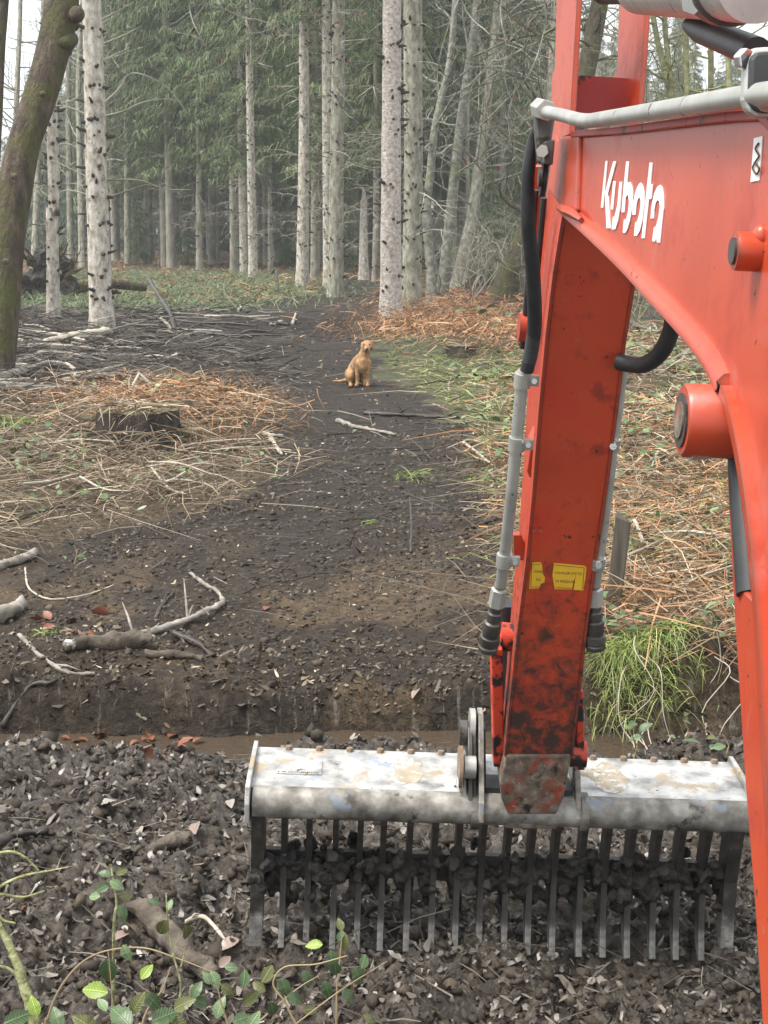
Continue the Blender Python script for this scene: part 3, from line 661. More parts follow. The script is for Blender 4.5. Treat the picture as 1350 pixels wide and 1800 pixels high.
    sml = [(f*0.8+.01, u*0.86) for f, u in big]
    ear(sx(838), 0.014, 'tube', big, 'hitch_ear'); ear(sx(820), 0.012, 'dark_steel', sml, 'hitch_ear'); ear(sx(829), 0.009, 'tine', [(f*.9+.02, u*.93) for f, u in big], 'hitch_ear')
    ear(sx(812), 0.008, 'tube', [(f*.55, u*.55) for f, u in big], 'hitch_ear'); ear(sx(846), 0.010, 'rubber', [(f*.9+.03, u*.8) for f, u in big], 'hitch_ear')
    ear(sx(1008), 0.016, 'tube', [(f*.75, u*.62) for f, u in big], 'hitch_ear'); ear(sx(1018), 0.02, 'tube', [(0.05*math.cos(a), -.012+0.05*math.sin(a)) for a in np.linspace(0, 6.283, 21)[:-1]], 'collar')
    def disc(px, f, u, rr, t_, mat, name): MB().tube([K(sx(px), f, u), K(sx(px)+t_, f, u)], rr, 24).build(name, mat, rake, smooth=True)
    disc(824, 0.13, 0.165, 0.05, 0.014, 'steel', 'pin_disc'); disc(806, 0.12, 0.15, 0.035, 0.02, 'dark_steel', 'pin_disc')
    disc(802, 0.01, 0.095, 0.055, 0.010, 'rust', 'rusty_washer'); disc(812, 0.01, 0.095, 0.03, 0.03, 'steel', 'pin')
    disc(806, -0.02, -0.005, 0.017, 0.03, 'steel', 'pin'); disc(826, -0.03, -0.03, 0.028, 0.02, 'dark_steel', 'pin')
    MB().tube([K(sx(795), -.02, .055), K(sx(803), -.02, .045), K(sx(800), -.01, .075)], 0.004, 6).build('split_pin', 'bright_steel', rake)
    MB().box(K((sx(850)+sx(1005))/2, 0.05, 0.0), X*((sx(1005)-sx(850))/2), Y*0.05, Z*0.045).build('hitch_block', 'rubber', rake)
    MB().tube([K(sx(838), .03, -.0), K(sx(1012), .03, -.0)], 0.03, 16).build('pin', 'dark_steel', rake, smooth=True)
MAT['patch'] = pm('dried_mud', [(0.24, 0.20, 0.145), (0.36, 0.31, 0.235)], 26, 7, 0.9, bs=0.3, bd=0.004, spots=[((0.42, 0.41, 0.39), 32, 0.50, 0.06, 0.5), ((0.10, 0.07, 0.045), 60, 0.64, 0.04, 0.9)])
def tine_material():
    """dark muddy steel worn to bare metal towards the point"""
    m, t, b = _new('worn_tine'); f = noise(t, 26, 6, .65)
    up = ramp(t, f, [(.3, (0.012, 0.010, 0.008)), (.55, (0.035, 0.029, 0.024)), (.75, (0.10, 0.09, 0.08))]); tip = ramp(t, f, [(.3, (0.05, 0.045, 0.04)), (.5, (0.20, 0.19, 0.17)), (.7, (0.38, 0.37, 0.34))])
    tc = t.nodes.new('ShaderNodeTexCoord'); sx = t.nodes.new('ShaderNodeSeparateXYZ'); t.links.new(tc.outputs['Object'], sx.inputs[0])
    k = mth(t, 'ADD', mth(t, 'MULTIPLY', sx.outputs[2], -6.0), mth(t, 'MULTIPLY', noise(t, 30, 4, .6), .9)); k = ramp(t, k, [(0.0, 0.0), (.35, .75)])
    t.links.new(mixc(t, k, up, tip), b.inputs['Base Color']); b.inputs['Roughness'].default_value = .5; b.inputs['Metallic'].default_value = .2; bump(t, b, noise(t, 60, 5, .6), .4, .004); return m
MAT['tine'] = tine_material()
build_excavator()
# ------------------------------------------------------------------ bark and foliage materials
MAT['bark_pale'] = pm('pale_spruce_bark', [(0.20, 0.165, 0.125), (0.42, 0.375, 0.31), (0.60, 0.565, 0.50)], 14, 8, 0.85, bs=0.6, bscale=26, bd=0.03, stretch=(1, 1, 0.45),
                       spots=[((0.15, 0.12, 0.09), 9, 0.57, 0.10, 0.9), ((0.07, 0.055, 0.04), 26, 0.63, 0.05, 0.9), ((0.28, 0.29, 0.16), 3, 0.58, 0.12, 0.9)])
MAT['bark_pink'] = pm('flaky_pinkish_bark', [(0.25, 0.205, 0.165), (0.44, 0.385, 0.33), (0.58, 0.53, 0.47)], 16, 7, 0.85, bs=0.8, bscale=22, bd=0.04, spots=[((0.66, 0.60, 0.54), 13, 0.58, 0.05, 0.9)])
MAT['bark_grey'] = pm('grey_green_bark', [(0.12, 0.11, 0.078), (0.26, 0.245, 0.185), (0.42, 0.40, 0.325)], 11, 8, 0.9, bs=0.6, bscale=20, bd=0.03, stretch=(1, 1, 0.4), spots=[((0.16, 0.175, 0.08), 3, 0.57, 0.14, 0.9), ((0.06, 0.05, 0.035), 20, 0.62, 0.06, 0.9)])
MAT['bark_far'] = pm('spruce_bark', [(0.13, 0.12, 0.085), (0.24, 0.22, 0.17), (0.33, 0.31, 0.25)], 6, 6, 0.9, stretch=(1, 1, 0.4))
MAT['bark_moss'] = pm('mossy_brown_bark', [(0.030, 0.021, 0.013), (0.075, 0.052, 0.033), (0.15, 0.11, 0.075)], 12, 8, 0.85, bs=1.0, bscale=34, bd=0.06, stretch=(1, 1, 0.35),
                       spots=[((0.085, 0.085, 0.024), 2.6, 0.44, 0.18, 0.95)])
MAT['bark_beech'] = pm('smooth_grey_bark', [(0.075, 0.072, 0.055), (0.17, 0.165, 0.13), (0.30, 0.295, 0.24)], 9, 7, 0.8, bs=0.3, bscale=18, bd=0.01, spots=[((0.14, 0.17, 0.05), 3, 0.56, 0.1, 0.95)])
MAT['bark_hazel'] = pm('mossy_hazel_bark', [(0.10, 0.095, 0.05), (0.19, 0.19, 0.085), (0.30, 0.30, 0.16)], 8, 6, 0.9, bs=0.4, bscale=30, bd=0.01)
MAT['stub'] = pm('dead_branch_stub', [(0.035, 0.026, 0.020), (0.07, 0.055, 0.042)], 20, 4, 0.9)
MAT['deadtwig'] = pm('dead_twigs', [(0.16, 0.14, 0.10), (0.27, 0.25, 0.19), (0.36, 0.34, 0.27)], 3, 4, 0.9)
MAT['needles'] = pm('spruce_needles', [(0.0, (0.032, 0.056, 0.022)), (0.35, (0.076, 0.115, 0.042)), (0.7, (0.14, 0.17, 0.068)), (1.0, (0.24, 0.23, 0.13))], 0.8, 3, 0.75, rnd=True)
MAT['brownleaf'] = pm('beech_leaves_dry', [(0.0, (0.05, 0.02, 0.012)), (0.5, (0.10, 0.038, 0.022)), (1.0, (0.18, 0.08, 0.045))], 8, 3, 0.65, rnd=True)
MAT['rootplate'] = pm('root_plate_soil', [(0.02, 0.017, 0.014), (0.045, 0.038, 0.03), (0.09, 0.075, 0.06)], 9, 7, 0.9, bs=1.0, bscale=20, bd=0.05)

# ------------------------------------------------------------------ vectorised ribbons (needle sprays, straw, blades)
def ribbons(base, dirs, length, width, bend, prof=(1.0, 0.7, 0.15), rng=RNG, droop=None):
    """N flat tapered strips; bend is a vector added quadratically along the strip"""
    N = len(base); k = len(prof); d = dirs/np.linalg.norm(dirs, axis=1, keepdims=True)
    r = rng.normal(size=(N, 3)); s = np.cross(d, r); s /= (np.linalg.norm(s, axis=1, keepdims=True)+1e-9)
    V = np.empty((N, k, 2, 3), np.float32)
    for i, pw in enumerate(prof):
        f = i/(k-1); c = base+d*(length*f)[:, None]+bend*(f*f)
        V[:, i, 0] = c-s*(width*pw*0.5)[:, None]; V[:, i, 1] = c+s*(width*pw*0.5)[:, None]
    o = (np.arange(N)*k*2)[:, None]
    q = np.concatenate([np.array([[2*i, 2*i+1, 2*i+3, 2*i+2]]) for i in range(k-1)], 0)
    Fa = (o[:, :, None]+q[None]).reshape(-1, 4)
    return V.reshape(-1, 3), Fa, 2*k
def ribbon_mesh(name, base, dirs, length, width, bend, rnd, prof=(1.0, 0.7, 0.15)):
    V, Fa, m = ribbons(base, dirs, length, width, bend, prof); return npmesh(name, V, Fa, np.repeat(rnd, m))

def crown_mesh(seed, z0, z1, rmax, dens=1.0, taper=0.75):
    g = np.random.default_rng(seed); B, Dr, Ln, Wd, Bd, Rn = [], [], [], [], [], []
    z = z0
    while z < z1:
        f = (z-z0)/(z1-z0); nb = int(g.integers(4, 7))
        for k in range(nb):
            az = g.uniform(0, 2*math.pi); L = rmax*((1-f)**taper)*g.uniform(0.6, 1.1)+0.25
            if f < 0.12: L *= g.uniform(0.4, 1.0)
            out = np.array([math.cos(az), math.sin(az), 0]); n = int(L*22*dens)+4
            t = (np.arange(n)+g.uniform(0, 1, n))/n; t = np.clip(t, 0.12, 1)
            sag = 0.55*L*g.uniform(0.6, 1.2)
            pos = out[None]*(t*L)[:, None]; pos[:, 2] = z-sag*t**1.3+0.22*L*t**3
            sd = np.array([-out[1], out[0], 0])
            for rep in range(2):
                side = g.choice([-1, 1], n)
                dr = out[None]*g.uniform(0.1, .8, (n, 1))+sd[None]*(side*g.uniform(.3, 1, n))[:, None]; dr[:, 2] = g.uniform(-1.2, 0.05, n)
                B.append(pos+g.normal(0, .03, (n, 3))); Dr.append(dr); Ln.append(g.uniform(.18, .5, n)*(1.15-0.5*t)); Wd.append(g.uniform(.018, .042, n))
                b = np.zeros((n, 3)); b[:, 2] = -g.uniform(.02, .2, n); Bd.append(b); Rn.append(np.clip(g.normal(.45, .2, n)+0.12*(rep), 0, 1))
        z += g.uniform(.30, .50)
    B, Dr, Ln, Wd, Bd, Rn = [np.concatenate(q) for q in (B, Dr, Ln, Wd, Bd, Rn)]
    V, Fa, m = ribbons(B, Dr, Ln, Wd, Bd, (1.0, 0.3), g)
    return npmesh('crown', V, Fa, np.repeat(Rn, m))
def dead_mesh(seed, z0, z1, L0, dens=1.0, r0=0.012):
    """whorls of thin dead branches"""
    rs = random.Random(seed); mb = MB(); z = z0
    def br(p, d, L, r, depth):
        n = 4; pts = [Vector(p)]; dd = Vector(d)
        for i in range(n):
            dd = (dd+Vector((rs.uniform(-.22, .22), rs.uniform(-.22, .22), rs.uniform(-.30, .12)))).normalized(); pts.append(pts[-1]+dd*(L/n))
        mb.tube(pts, [r*(1-0.8*i/n) for i in range(n+1)], 3, caps=False)
        if depth:
            for k in range(rs.randint(3, 6)):
                i = rs.randint(1, n-1); s = Vector((rs.uniform(-1, 1), rs.uniform(-1, 1), rs.uniform(-.6, .4))).normalized()
                br(pts[i], (dd*0.7+s*0.9).normalized(), L*rs.uniform(.25, .5), r*.55, depth-1)
    while z < z1:
        for k in range(rs.randint(2, 4)):
            if rs.random() > dens: continue
            a = rs.uniform(0, 6.283); br((0, 0, z), (math.cos(a), math.sin(a), rs.uniform(-.1, .35)), L0*rs.uniform(.3, 1.1), r0*rs.uniform(.7, 1.3), 1 if rs.random() < .9 else 2)
        z += rs.uniform(.28, .5)
    return mb.mesh('dead_branches')
def trunk_mesh(pts, radii, n=16, step=0.3, amp=0.05, seed=0, flare=0.35, flare_h=0.7):
    """tapered, slightly knobbly trunk with a root flare"""
    pts = [Vector(p) for p in pts]; L = [0.0]
    for a, b in zip(pts[:-1], pts[1:]): L.append(L[-1]+(b-a).length)
    ns = max(6, int(L[-1]/step)); tt = np.linspace(0, 1, ns)**1.35*L[-1]
    cp = catmull(pts, 8); cl = [0.0]
    for a, b in zip(cp[:-1], cp[1:]): cl.append(cl[-1]+(b-a).length)
    tt = tt/L[-1]*cl[-1]; C = np.array([tuple(p) for p in cp]); c = np.stack([np.interp(tt, cl, C[:, i]) for i in range(3)], 1)
    rr = np.interp(tt/cl[-1]*L[-1], L, radii); rr = rr*(1+flare*np.exp(-tt/flare_h*2.2))
    a = np.arange(n)*2*math.pi/n; ca, sa = np.cos(a), np.sin(a)
    ang = np.repeat(a[None], ns, 0); tg = np.repeat(tt[:, None], n, 1)
    nz = fbm(np.cos(ang)*1.5+seed*3.1+tg*1.2, np.sin(ang)*1.5+tg*0.7, seed+90, 3)-0.5
    rootl = np.exp(-tg/flare_h*2.5)*0.22*np.cos(ang*5+seed)*flare
    R_ = rr[:, None]*(1+amp*2*nz+rootl)
    V = np.stack([c[:, 0:1]+R_*ca, c[:, 1:2]+R_*sa, np.repeat(c[:, 2:3], n, 1)], -1).reshape(-1, 3)
    idx = np.arange(ns*n).reshape(ns, n); nx = np.roll(idx, -1, 1)
    Fa = np.stack([idx[:-1], nx[:-1], nx[1:], idx[1:]], -1).reshape(-1, 4)
    return npmesh('trunk', V, Fa, None, True), c, rr
def stubs_mesh(c, rr, zmax, per_m, seed, size=1.0):
    rs = random.Random(seed); mb = MB(); z = c[0][2]+0.5
    while z < zmax:
        i = int(np.searchsorted(c[:, 2], z)); i = min(i, len(c)-1)
        m = rs.randint(2, 4) if rs.random() < 0.6 else 7
        for k in range(m):
            a = rs.uniform(0, 6.283); d = Vector((math.cos(a), math.sin(a), rs.uniform(-.1, .5))).normalized(); p = Vector(c[i])+Vector((0, 0, rs.uniform(-.06, .06)))
            L = rs.choice([.03, .04, .06, .10, .16])*size; q = rs.uniform(.018, .032)*size
            s = p+d*rr[i]*0.9
            mb.tube([s, s+d*(rr[i]*.12+L*.6), s+d*(rr[i]*.12+L)+Vector((0, 0, rs.uniform(-.02, .03)))], [q*1.5, q, q*.5], 5)
        z += rs.uniform(.4, 1.0)/per_m
    return mb.mesh('branch_stubs')

CROWNS = [crown_mesh(s, 4.2+0.5*(s % 3), 20+(s % 2)*2, 2.3+0.25*(s % 3)) for s in (1, 2, 3, 4)]
HIGH_CROWNS = [crown_mesh(s, 8.0, 22, 2.4, 0.55) for s in (11, 12)]
for c in CROWNS+HIGH_CROWNS: c.materials.append(MAT['needles'])
DEAD = [dead_mesh(s, 1.6, 8.5, 1.5, 1.0, 0.012) for s in (1, 2, 3)]
for c in DEAD: c.materials.append(MAT['deadtwig'])

def spruce(px, py, wpx, xt, yt, bark, label, crown='high', dead=True, stubs=1.6, seed=0, top=21.0, lo=None, wtop=None, group=None, name='spruce_tree', scale_dead=1.0):
    b = G(px, py); d = (b-CP).dot(CF); r0 = wpx/FPX*d/2; rt_ = ray(xt, yt); t = CP+rt_*(b.y/rt_.y); hh = t.z-b.z
    rt = (wtop/FPX*d/2) if wtop else r0*0.72
    slope = (t-b)/hh; zt = top
    end = t+Vector((slope.x*.2, slope.y*.2, 1))*(zt-t.z)
    root = thing(name, label, 'tree', (b.x, b.y, b.z-0.05), group)
    me, c, rr = trunk_mesh([b-Vector((0, 0, .15)), b+(t-b)*0.5+Vector((random.uniform(-.04, .04)*r0*4, 0, 0)), t, end], [r0*0.95, (r0*.92+rt)/2, rt, max(0.03, rt*0.25)], n=18 if wpx > 25 else 12, seed=seed, flare=0.30, amp=0.045 if wpx > 25 else 0.03)
    link('trunk', me, bark, root)
    if stubs:
        s = stubs_mesh(c, rr, min(zt-2, t.z+1.5), stubs, seed+5, 1.0 if wpx > 30 else 0.85); tag(link('branch_stubs', s, 'stub', root), kind='stuff')
    if dead:
        o = link('dead_branches', DEAD[seed % 3], None, root); o.matrix_parent_inverse = Matrix.Identity(4); o.rotation_euler.z = seed*1.3; o.scale = (scale_dead,)*2+(1.0,); tag(o, kind='stuff')
    if crown == 'high': m = HIGH_CROWNS[seed % 2]
    elif crown == 'low': m = CROWNS[seed % 4]
    else: m = None
    if m:
        o = link('crown', m, None, root); o.matrix_parent_inverse = Matrix.Identity(4); o.rotation_euler.z = seed*0.9; o.location = (slope.x*8, 0, 0); tag(o, kind='stuff')
    return root
# trees one can tell apart, from the left
T1 = spruce(180, 578, 44, 161, 0, 'bark_pale', 'thick white-barked spruce trunk dotted with dark knots beside the leaning mossy tree', dead=False, stubs=3.2, seed=1, wtop=33)
spruce(94, 558, 25, 91, 190, 'bark_pale', 'slimmer pale knotted spruce trunk between the leaning tree and uprooted root plate', seed=2, stubs=3.2, wtop=20)
spruce(300, 470, 10, 296, 240, 'bark_far', 'slender bent spruce trunk on the far edge of the green grass', 'low', seed=3)
spruce(351, 474, 13, 349, 230, 'bark_far', 'straight grey-green spruce at the back of the grassy clearing', 'low', seed=4)
spruce(411, 479, 14, 406, 170, 'bark_far', 'grey spruce, first in the close row of three at the grass edge', 'low', seed=5)
spruce(428, 483, 13, 421, 110, 'bark_pale', 'narrow spruce in the middle of the close row of three', 'low', seed=6)
spruce(445, 487, 17, 438, 90, 'bark_pale', 'bright white slim spruce at the grass edge, last in the close row of three', 'high', seed=7)
spruce(476, 476, 10, 474, 300, 'bark_far', 'thin dim spruce set back between the white slim one and the path', 'low', seed=8)
spruce(531, 503, 24, 534, 60, 'bark_pale', 'spotted pale spruce at the end of the grass before the path', 'high', seed=9, wtop=16)
spruce(554, 492, 17, 554, 200, 'bark_far', 'dim spruce standing behind the pair beside the path', 'low', seed=10)
spruce(577, 505, 19, 573, 30, 'bark_pale', 'slimmer spruce of the touching pair beside the path', 'high', seed=11, wtop=15)
spruce(589, 522, 30, 595, 0, 'bark_grey', 'thicker greenish spruce of the touching pair beside the path', 'high', seed=12, wtop=21)
spruce(660, 495, 14, 661, 300, 'bark_far', 'dim spruce hidden behind the pinkish flaky trunk', 'low', seed=14)
spruce(687, 556, 40, 689, 0, 'bark_pink', 'flaky pinkish trunk rising from the orange bracken beside the path', 'high', dead=False, seed=15, wtop=31, stubs=2.0)
spruce(723, 537, 36, 726, 0, 'bark_grey', 'broad grey-green trunk with whorled branches behind the flaky pinkish one', 'high', seed=16, wtop=32, stubs=2.2, scale_dead=1.5)
# snapped trunk
def snag():
    b = G(639, 492); d = (b-CP).dot(CF); t = P(639, 352, d); root = thing('tree_snag', 'short snapped-off pale trunk far along the path', 'tree', b)
    me, c, rr = trunk_mesh([b-Vector((0, 0, .1)), (b+t)/2, t], [.17, .14, .11], seed=44); link('trunk', me, 'bark_pale', root)
    MB().tube([t-Vector((0, 0, .05)), t+Vector((.02, 0, .25)), t+Vector((-.05, 0, .5))], [.09, .06, .01], 6).build('splinter', 'bark_pale', root)
snag()
# ---- bare broadleaved trees and shrubs
def grow(mb, p, d, L, r, depth, rs, up=0.08, spread=0.6, nseg=4, sides=5, wob=0.16, kids=(2, 4), leaf=None):
    pts = [Vector(p)]; dd = Vector(d).normalized()
    for i in range(nseg):
        dd = (dd+Vector((rs.gauss(0, wob), rs.gauss(0, wob), rs.gauss(0, wob)+up))).normalized(); pts.append(pts[-1]+dd*(L/nseg))
    e = r*(0.55 if depth else 0.25)
    mb.tube(pts, [r+(e-r)*i/nseg for i in range(nseg+1)], sides if r > .02 else 3, caps=False)
    if depth:
        for k in range(rs.randint(*kids)):
            i = rs.randint(max(1, nseg//2), nseg); s = Vector((rs.gauss(0, 1), rs.gauss(0, 1), rs.gauss(0, .6))).normalized()
            grow(mb, pts[i], (dd+s*spread*1.6).normalized(), L*rs.uniform(.5, .8), e*rs.uniform(.7, .95), depth-1, rs, up, spread, nseg, sides, wob*1.15, kids, leaf)
    if leaf is not None and depth <= 0: leaf.append((pts[-1], dd))
def bare_tree(path_px, d, r0, r1, bark, label, seed, group=None, depth=3, limbs=8, limb_len=1.6, name='bare_tree', y_from=0.25, extra_top=True, spread=.6):
    rs = random.Random(seed); g = G(*path_px[0]); d = d or (g-CP).dot(CF)
    pts = [g-Vector((0, 0, .1))]+[P(x, y, d) for x, y in path_px[1:]]
    if extra_top:
        dr = (pts[-1]-pts[-2]).normalized(); pts.append(pts[-1]+(dr+Vector((0, 0, .4))).normalized()*3.5)
    root = thing(name, label, 'tree', (g.x, g.y, g.z-.05), group); m = len(pts)
    me, c, rr = trunk_mesh(pts, [r0+(r1-r0)*i/(m-1) for i in range(m)], n=12, seed=seed, amp=.05, flare=.25, flare_h=.4); link('trunk', me, bark, root)
    mb = MB()
    for k in range(limbs):
        i = int(rs.uniform(y_from, .98)*(len(c)-1)); a = rs.uniform(0, 6.283)
        grow(mb, c[i], (math.cos(a), math.sin(a), rs.uniform(-.1, .7)), limb_len*rs.uniform(.5, 1.1), min(rr[i]*.4, .035), depth, rs, up=0.05, spread=spread)
    o = link('branches', mb.mesh('branches'), bark, root); tag(o, kind='stuff')
    return root
bare_tree([(758, 533), (757, 470), (750, 380), (757, 300), (765, 220), (790, 110), (800, 0)], None, .125, .06, 'bark_beech', 'slim smooth grey tree rising from the bracken right of the broad trunk', 51, limbs=16, limb_len=1.7)
bare_tree([(776, 518), (785, 450), (795, 350), (812, 200), (835, 40)], None, .17, .09, 'bark_beech', 'grey tree leaning away behind the slim smooth grey one', 52, limbs=16, limb_len=2.2)
bare_tree([(802, 505), (812, 460), (830, 380), (850, 230), (870, 60)], None, .22, .10, 'bark_grey', 'dim thick tree leaning away beyond the bracken', 53, limbs=14, limb_len=2.6)
bare_tree([(815, 495), (818, 440), (822, 380), (822, 260)], None, .09, .05, 'bark_far', 'thin straight tree far behind the bracken', 54, limbs=12, limb_len=2.0)
bare_tree([(880, 528), (900, 470), (935, 390), (1000, 240), (1040, 80)], None, .34, .20, 'bark_moss', 'stout moss-green tree leaning towards the excavator arm', 55, limbs=22, limb_len=3.0)
bare_tree([(945, 505), (960, 380), (968, 200), (975, 20)], None, .20, .10, 'bark_grey', 'grey branchy tree behind the excavator hose', 56, limbs=26, limb_len=3.2)
for k, (x, y, xt, yt, sd) in enumerate(((1035, 480, 1050, 60, 61), (1075, 470, 1095, 40, 62), (1110, 478, 1100, 60, 66))):
    bare_tree([(x, y), ((x+xt)/2, 250), (xt, yt)], None, .26, .10, 'bark_grey', 'wide bare grey tree seen between the two upright red lugs' if k == 0 else 'bare grey tree beyond the excavator boom', sd, 'bare trees beyond the boom' if k else None, limbs=24, limb_len=3.4, y_from=.45)
for k, (x, y, p2, p3, sd) in enumerate(((1195, 560, (1197, 300), (1170, 60), 71), (1215, 565, (1212, 300), (1205, 40), 72), (1255, 560, (1250, 300), (1250, 60), 73), (1180, 560, (1190, 250), (1148, 30), 74), (1290, 570, (1285, 300), (1280, 70), 75))):
    bare_tree([(x, y), p2, p3], None, .075, .045, 'bark_hazel', 'mossy yellow-green hazel stem behind the boom', sd, 'hazel stems behind the boom', limbs=20, limb_len=1.3, y_from=.3, extra_top=True, depth=3, spread=.75)
# bare tangled shrubs under the right-hand trees
for k in range(11):
    px = 770+k*22+random.uniform(-8, 8); py = random.uniform(500, 535); g = G(px, py); rs = random.Random(300+k)
    root = thing('bare_shrub', 'tangled leafless shrub in the thicket right of the bracken', 'shrub', g, 'leafless shrubs in the thicket'); mb = MB()
    for j in range(5):
        a = rs.uniform(0, 6.283); grow(mb, g-Vector((0, 0, .05)), (math.cos(a)*.5, math.sin(a)*.5, 1), rs.uniform(.9, 1.6), .022, 3, rs, up=.03, spread=.75, wob=.2, kids=(2, 4))
    link('branches', mb.mesh('branches'), 'deadtwig', root)
for k, (px, py, mt) in enumerate(((1120, 560, 'bark_hazel'), (1165, 600, 'deadtwig'), (1200, 640, 'bark_hazel'), (1240, 600, 'deadtwig'), (1140, 660, 'deadtwig'), (1290, 620, 'deadtwig'))):
    g = G(px, py); rs = random.Random(400+k)
    root = thing('bare_shrub', 'leafless shrub tangle on the bank behind the boom', 'shrub', g, 'leafless shrubs behind the boom'); mb = MB()
    for j in range(4):
        a = rs.uniform(0, 6.283); grow(mb, g-Vector((0, 0, .05)), (math.cos(a), math.sin(a), .7), rs.uniform(.6, 1.1), .016, 3, rs, up=-.03, spread=.75, wob=.22, kids=(2, 3))
    link('branches', mb.mesh('branches'), mt, root)
# leaning mossy tree with burls
def leaning_tree():
    g = G(-14, 655); d = (g-CP).dot(CF); px = [(2, 560), (8, 470), (20, 370), (38, 270), (66, 185), (88, 110), (106, 30), (122, -60)]
    root = thing('leaning_tree', 'dark brown mossy tree with two round burls leaning over the brash', 'tree', g)
    pts = [g-Vector((0, 0, .2))]+[P(x, y, d) for x, y in px]; top = pts[-1]; pts += [top+Vector((.8, .4, 2.2)), top+Vector((1.2, 1.0, 5.0))]
    r = 31/FPX*d
    me, c, rr = trunk_mesh(pts, [r*1.05, r*1.0, r, r*.98, r*.97, r*1.0, r, r, r*.95, r*.8, r*.5], n=26, step=.12, seed=8, flare=.15, amp=.05); link('trunk', me, 'bark_moss', root)
    for (x, y, s) in ((128, 30, 19), (116, 82, 22)):
        mb = MB(); p = P(x, y, d)
        for k in range(14):
            mb.ball(p+Vector((random.gauss(-.02, .04), random.gauss(0, .05), random.gauss(0, .045))), s/FPX*d*random.uniform(.5, .85), (1, 1, 1), 8, 6)
        q = remeshed(mb, .018, 3); q.materials.clear(); link('burl', q, 'bark_moss', root, True)
    mb = MB()
    for (x, y) in ((75, 165), (25, 310), (10, 460)):
        p = P(x, y, d-.28); mb.ball(p, .045, (1, .6, .8), 8, 6)
    tag(link('bark_knots', mb.mesh('knots'), 'bark_moss', root, True), kind='stuff')
    mb = MB(); rs = random.Random(5)
    for k in range(6): grow(mb, pts[-1]-Vector((0, 0, k*.5)), (rs.uniform(-1, 1), rs.uniform(-1, 1), .6), 2.0, .05, 3, rs)
    tag(link('branches', mb.mesh('branches'), 'bark_moss', root), kind='stuff')
leaning_tree()
bare_tree([(-30, 560), (-14, 300), (-4, 90), (6, -60)], None, .14, .12, 'bark_moss', 'dark slim tree close beside the leaning mossy tree', 91, limbs=6, limb_len=1.6, y_from=.8)
for k, (x, y, xt) in enumerate(((60, 470, 70), (125, 468, 120), (145, 470, 138), (225, 465, 222), (20, 468, 30))):
    bare_tree([(x, y), ((x+xt)/2, 330), (xt, 150), (xt+5, 40)], None, .17, .08, 'bark_grey', 'hazy bare tree behind the white knotted trunk' if k < 4 else 'hazy bare tree seen past the leaning mossy trunk', 500+k, 'hazy bare trees behind the knotted trunk' if k < 4 else None, limbs=20, limb_len=2.8, y_from=.35)
# long dead limbs sweeping from the white trunk
def sweeping():
    d = (T1.location-CP).dot(CF)
    for pts in ([(166, 208), (215, 196), (250, 180), (290, 174), (315, 178)], [(166, 195), (205, 160), (228, 130), (262, 135), (300, 160), (330, 200)], [(172, 352), (225, 335), (250, 326), (265, 325)],
                [(170, 318), (240, 316), (290, 332), (335, 333)], [(162, 84), (210, 65), (250, 45)], [(162, 44), (205, 20), (235, 5)], [(166, 208), (125, 190), (100, 185)], [(172, 348), (125, 335), (100, 338)], [(163, 114), (205, 95), (228, 84)]):
        q = [P(x, y, d-.2+.15*random.uniform(-1, 1)) for x, y in pts]
        MB().tube(q, [.020*(1-.8*i/(len(q)-1)) for i in range(len(q))], 5, k=5).build('dead_limb', 'deadtwig', T1, smooth=True)
sweeping()
# uprooted root plate behind the second trunk
def rootplate():
    c = G(85, 528); mb = MB(); rs = random.Random(4); d = (c-CP).dot(CF); s = d/FPX
    for k in range(60):
        a = rs.uniform(0, 3.14); r = rs.uniform(0, 1)**.5; mb.ball(c+Vector((math.cos(a)*r*48*s, rs.gauss(0, .12), math.sin(a)*r*85*s)), rs.uniform(.10, .22), (1, .8, 1), 7, 5)
    root = thing('root_plate', 'dark upturned root plate of a fallen tree behind the slim pale trunk', 'root plate', c)
    me = remeshed(mb, .05, 1); a = np.zeros(len(me.vertices)*3, np.float32); me.vertices.foreach_get('co', a); a = a.reshape(-1, 3)
    a += ((np.stack([fbm(a[:, 0]*6+k*9, a[:, 2]*6+a[:, 1]*4, 77+k, 3) for k in range(3)], 1)-.5)*.22).astype(np.float32); me.vertices.foreach_set('co', a.ravel()); me.materials.clear()
    link('soil', me, 'rootplate', root)
    for k in range(16):
        a = rs.uniform(.1, 3.0); p = c+Vector((math.cos(a)*40*s, -.15, math.sin(a)*72*s)); mb = MB()
        grow(mb, p, (math.cos(a), -.3, math.sin(a)*.8), rs.uniform(.3, .7), .03, 1, rs, up=0); tag(link('root', mb.mesh('root'), 'bark_moss', root), kind='stuff')
    b = c+Vector((.3, .3, .25)); MB().tube([b, b+Vector((1.1, .5, .12)), b+Vector((1.8, 1.0, .0))], [.15, .13, .10], 12).build('fallen_trunk', 'bark_moss', root, smooth=True)
rootplate()
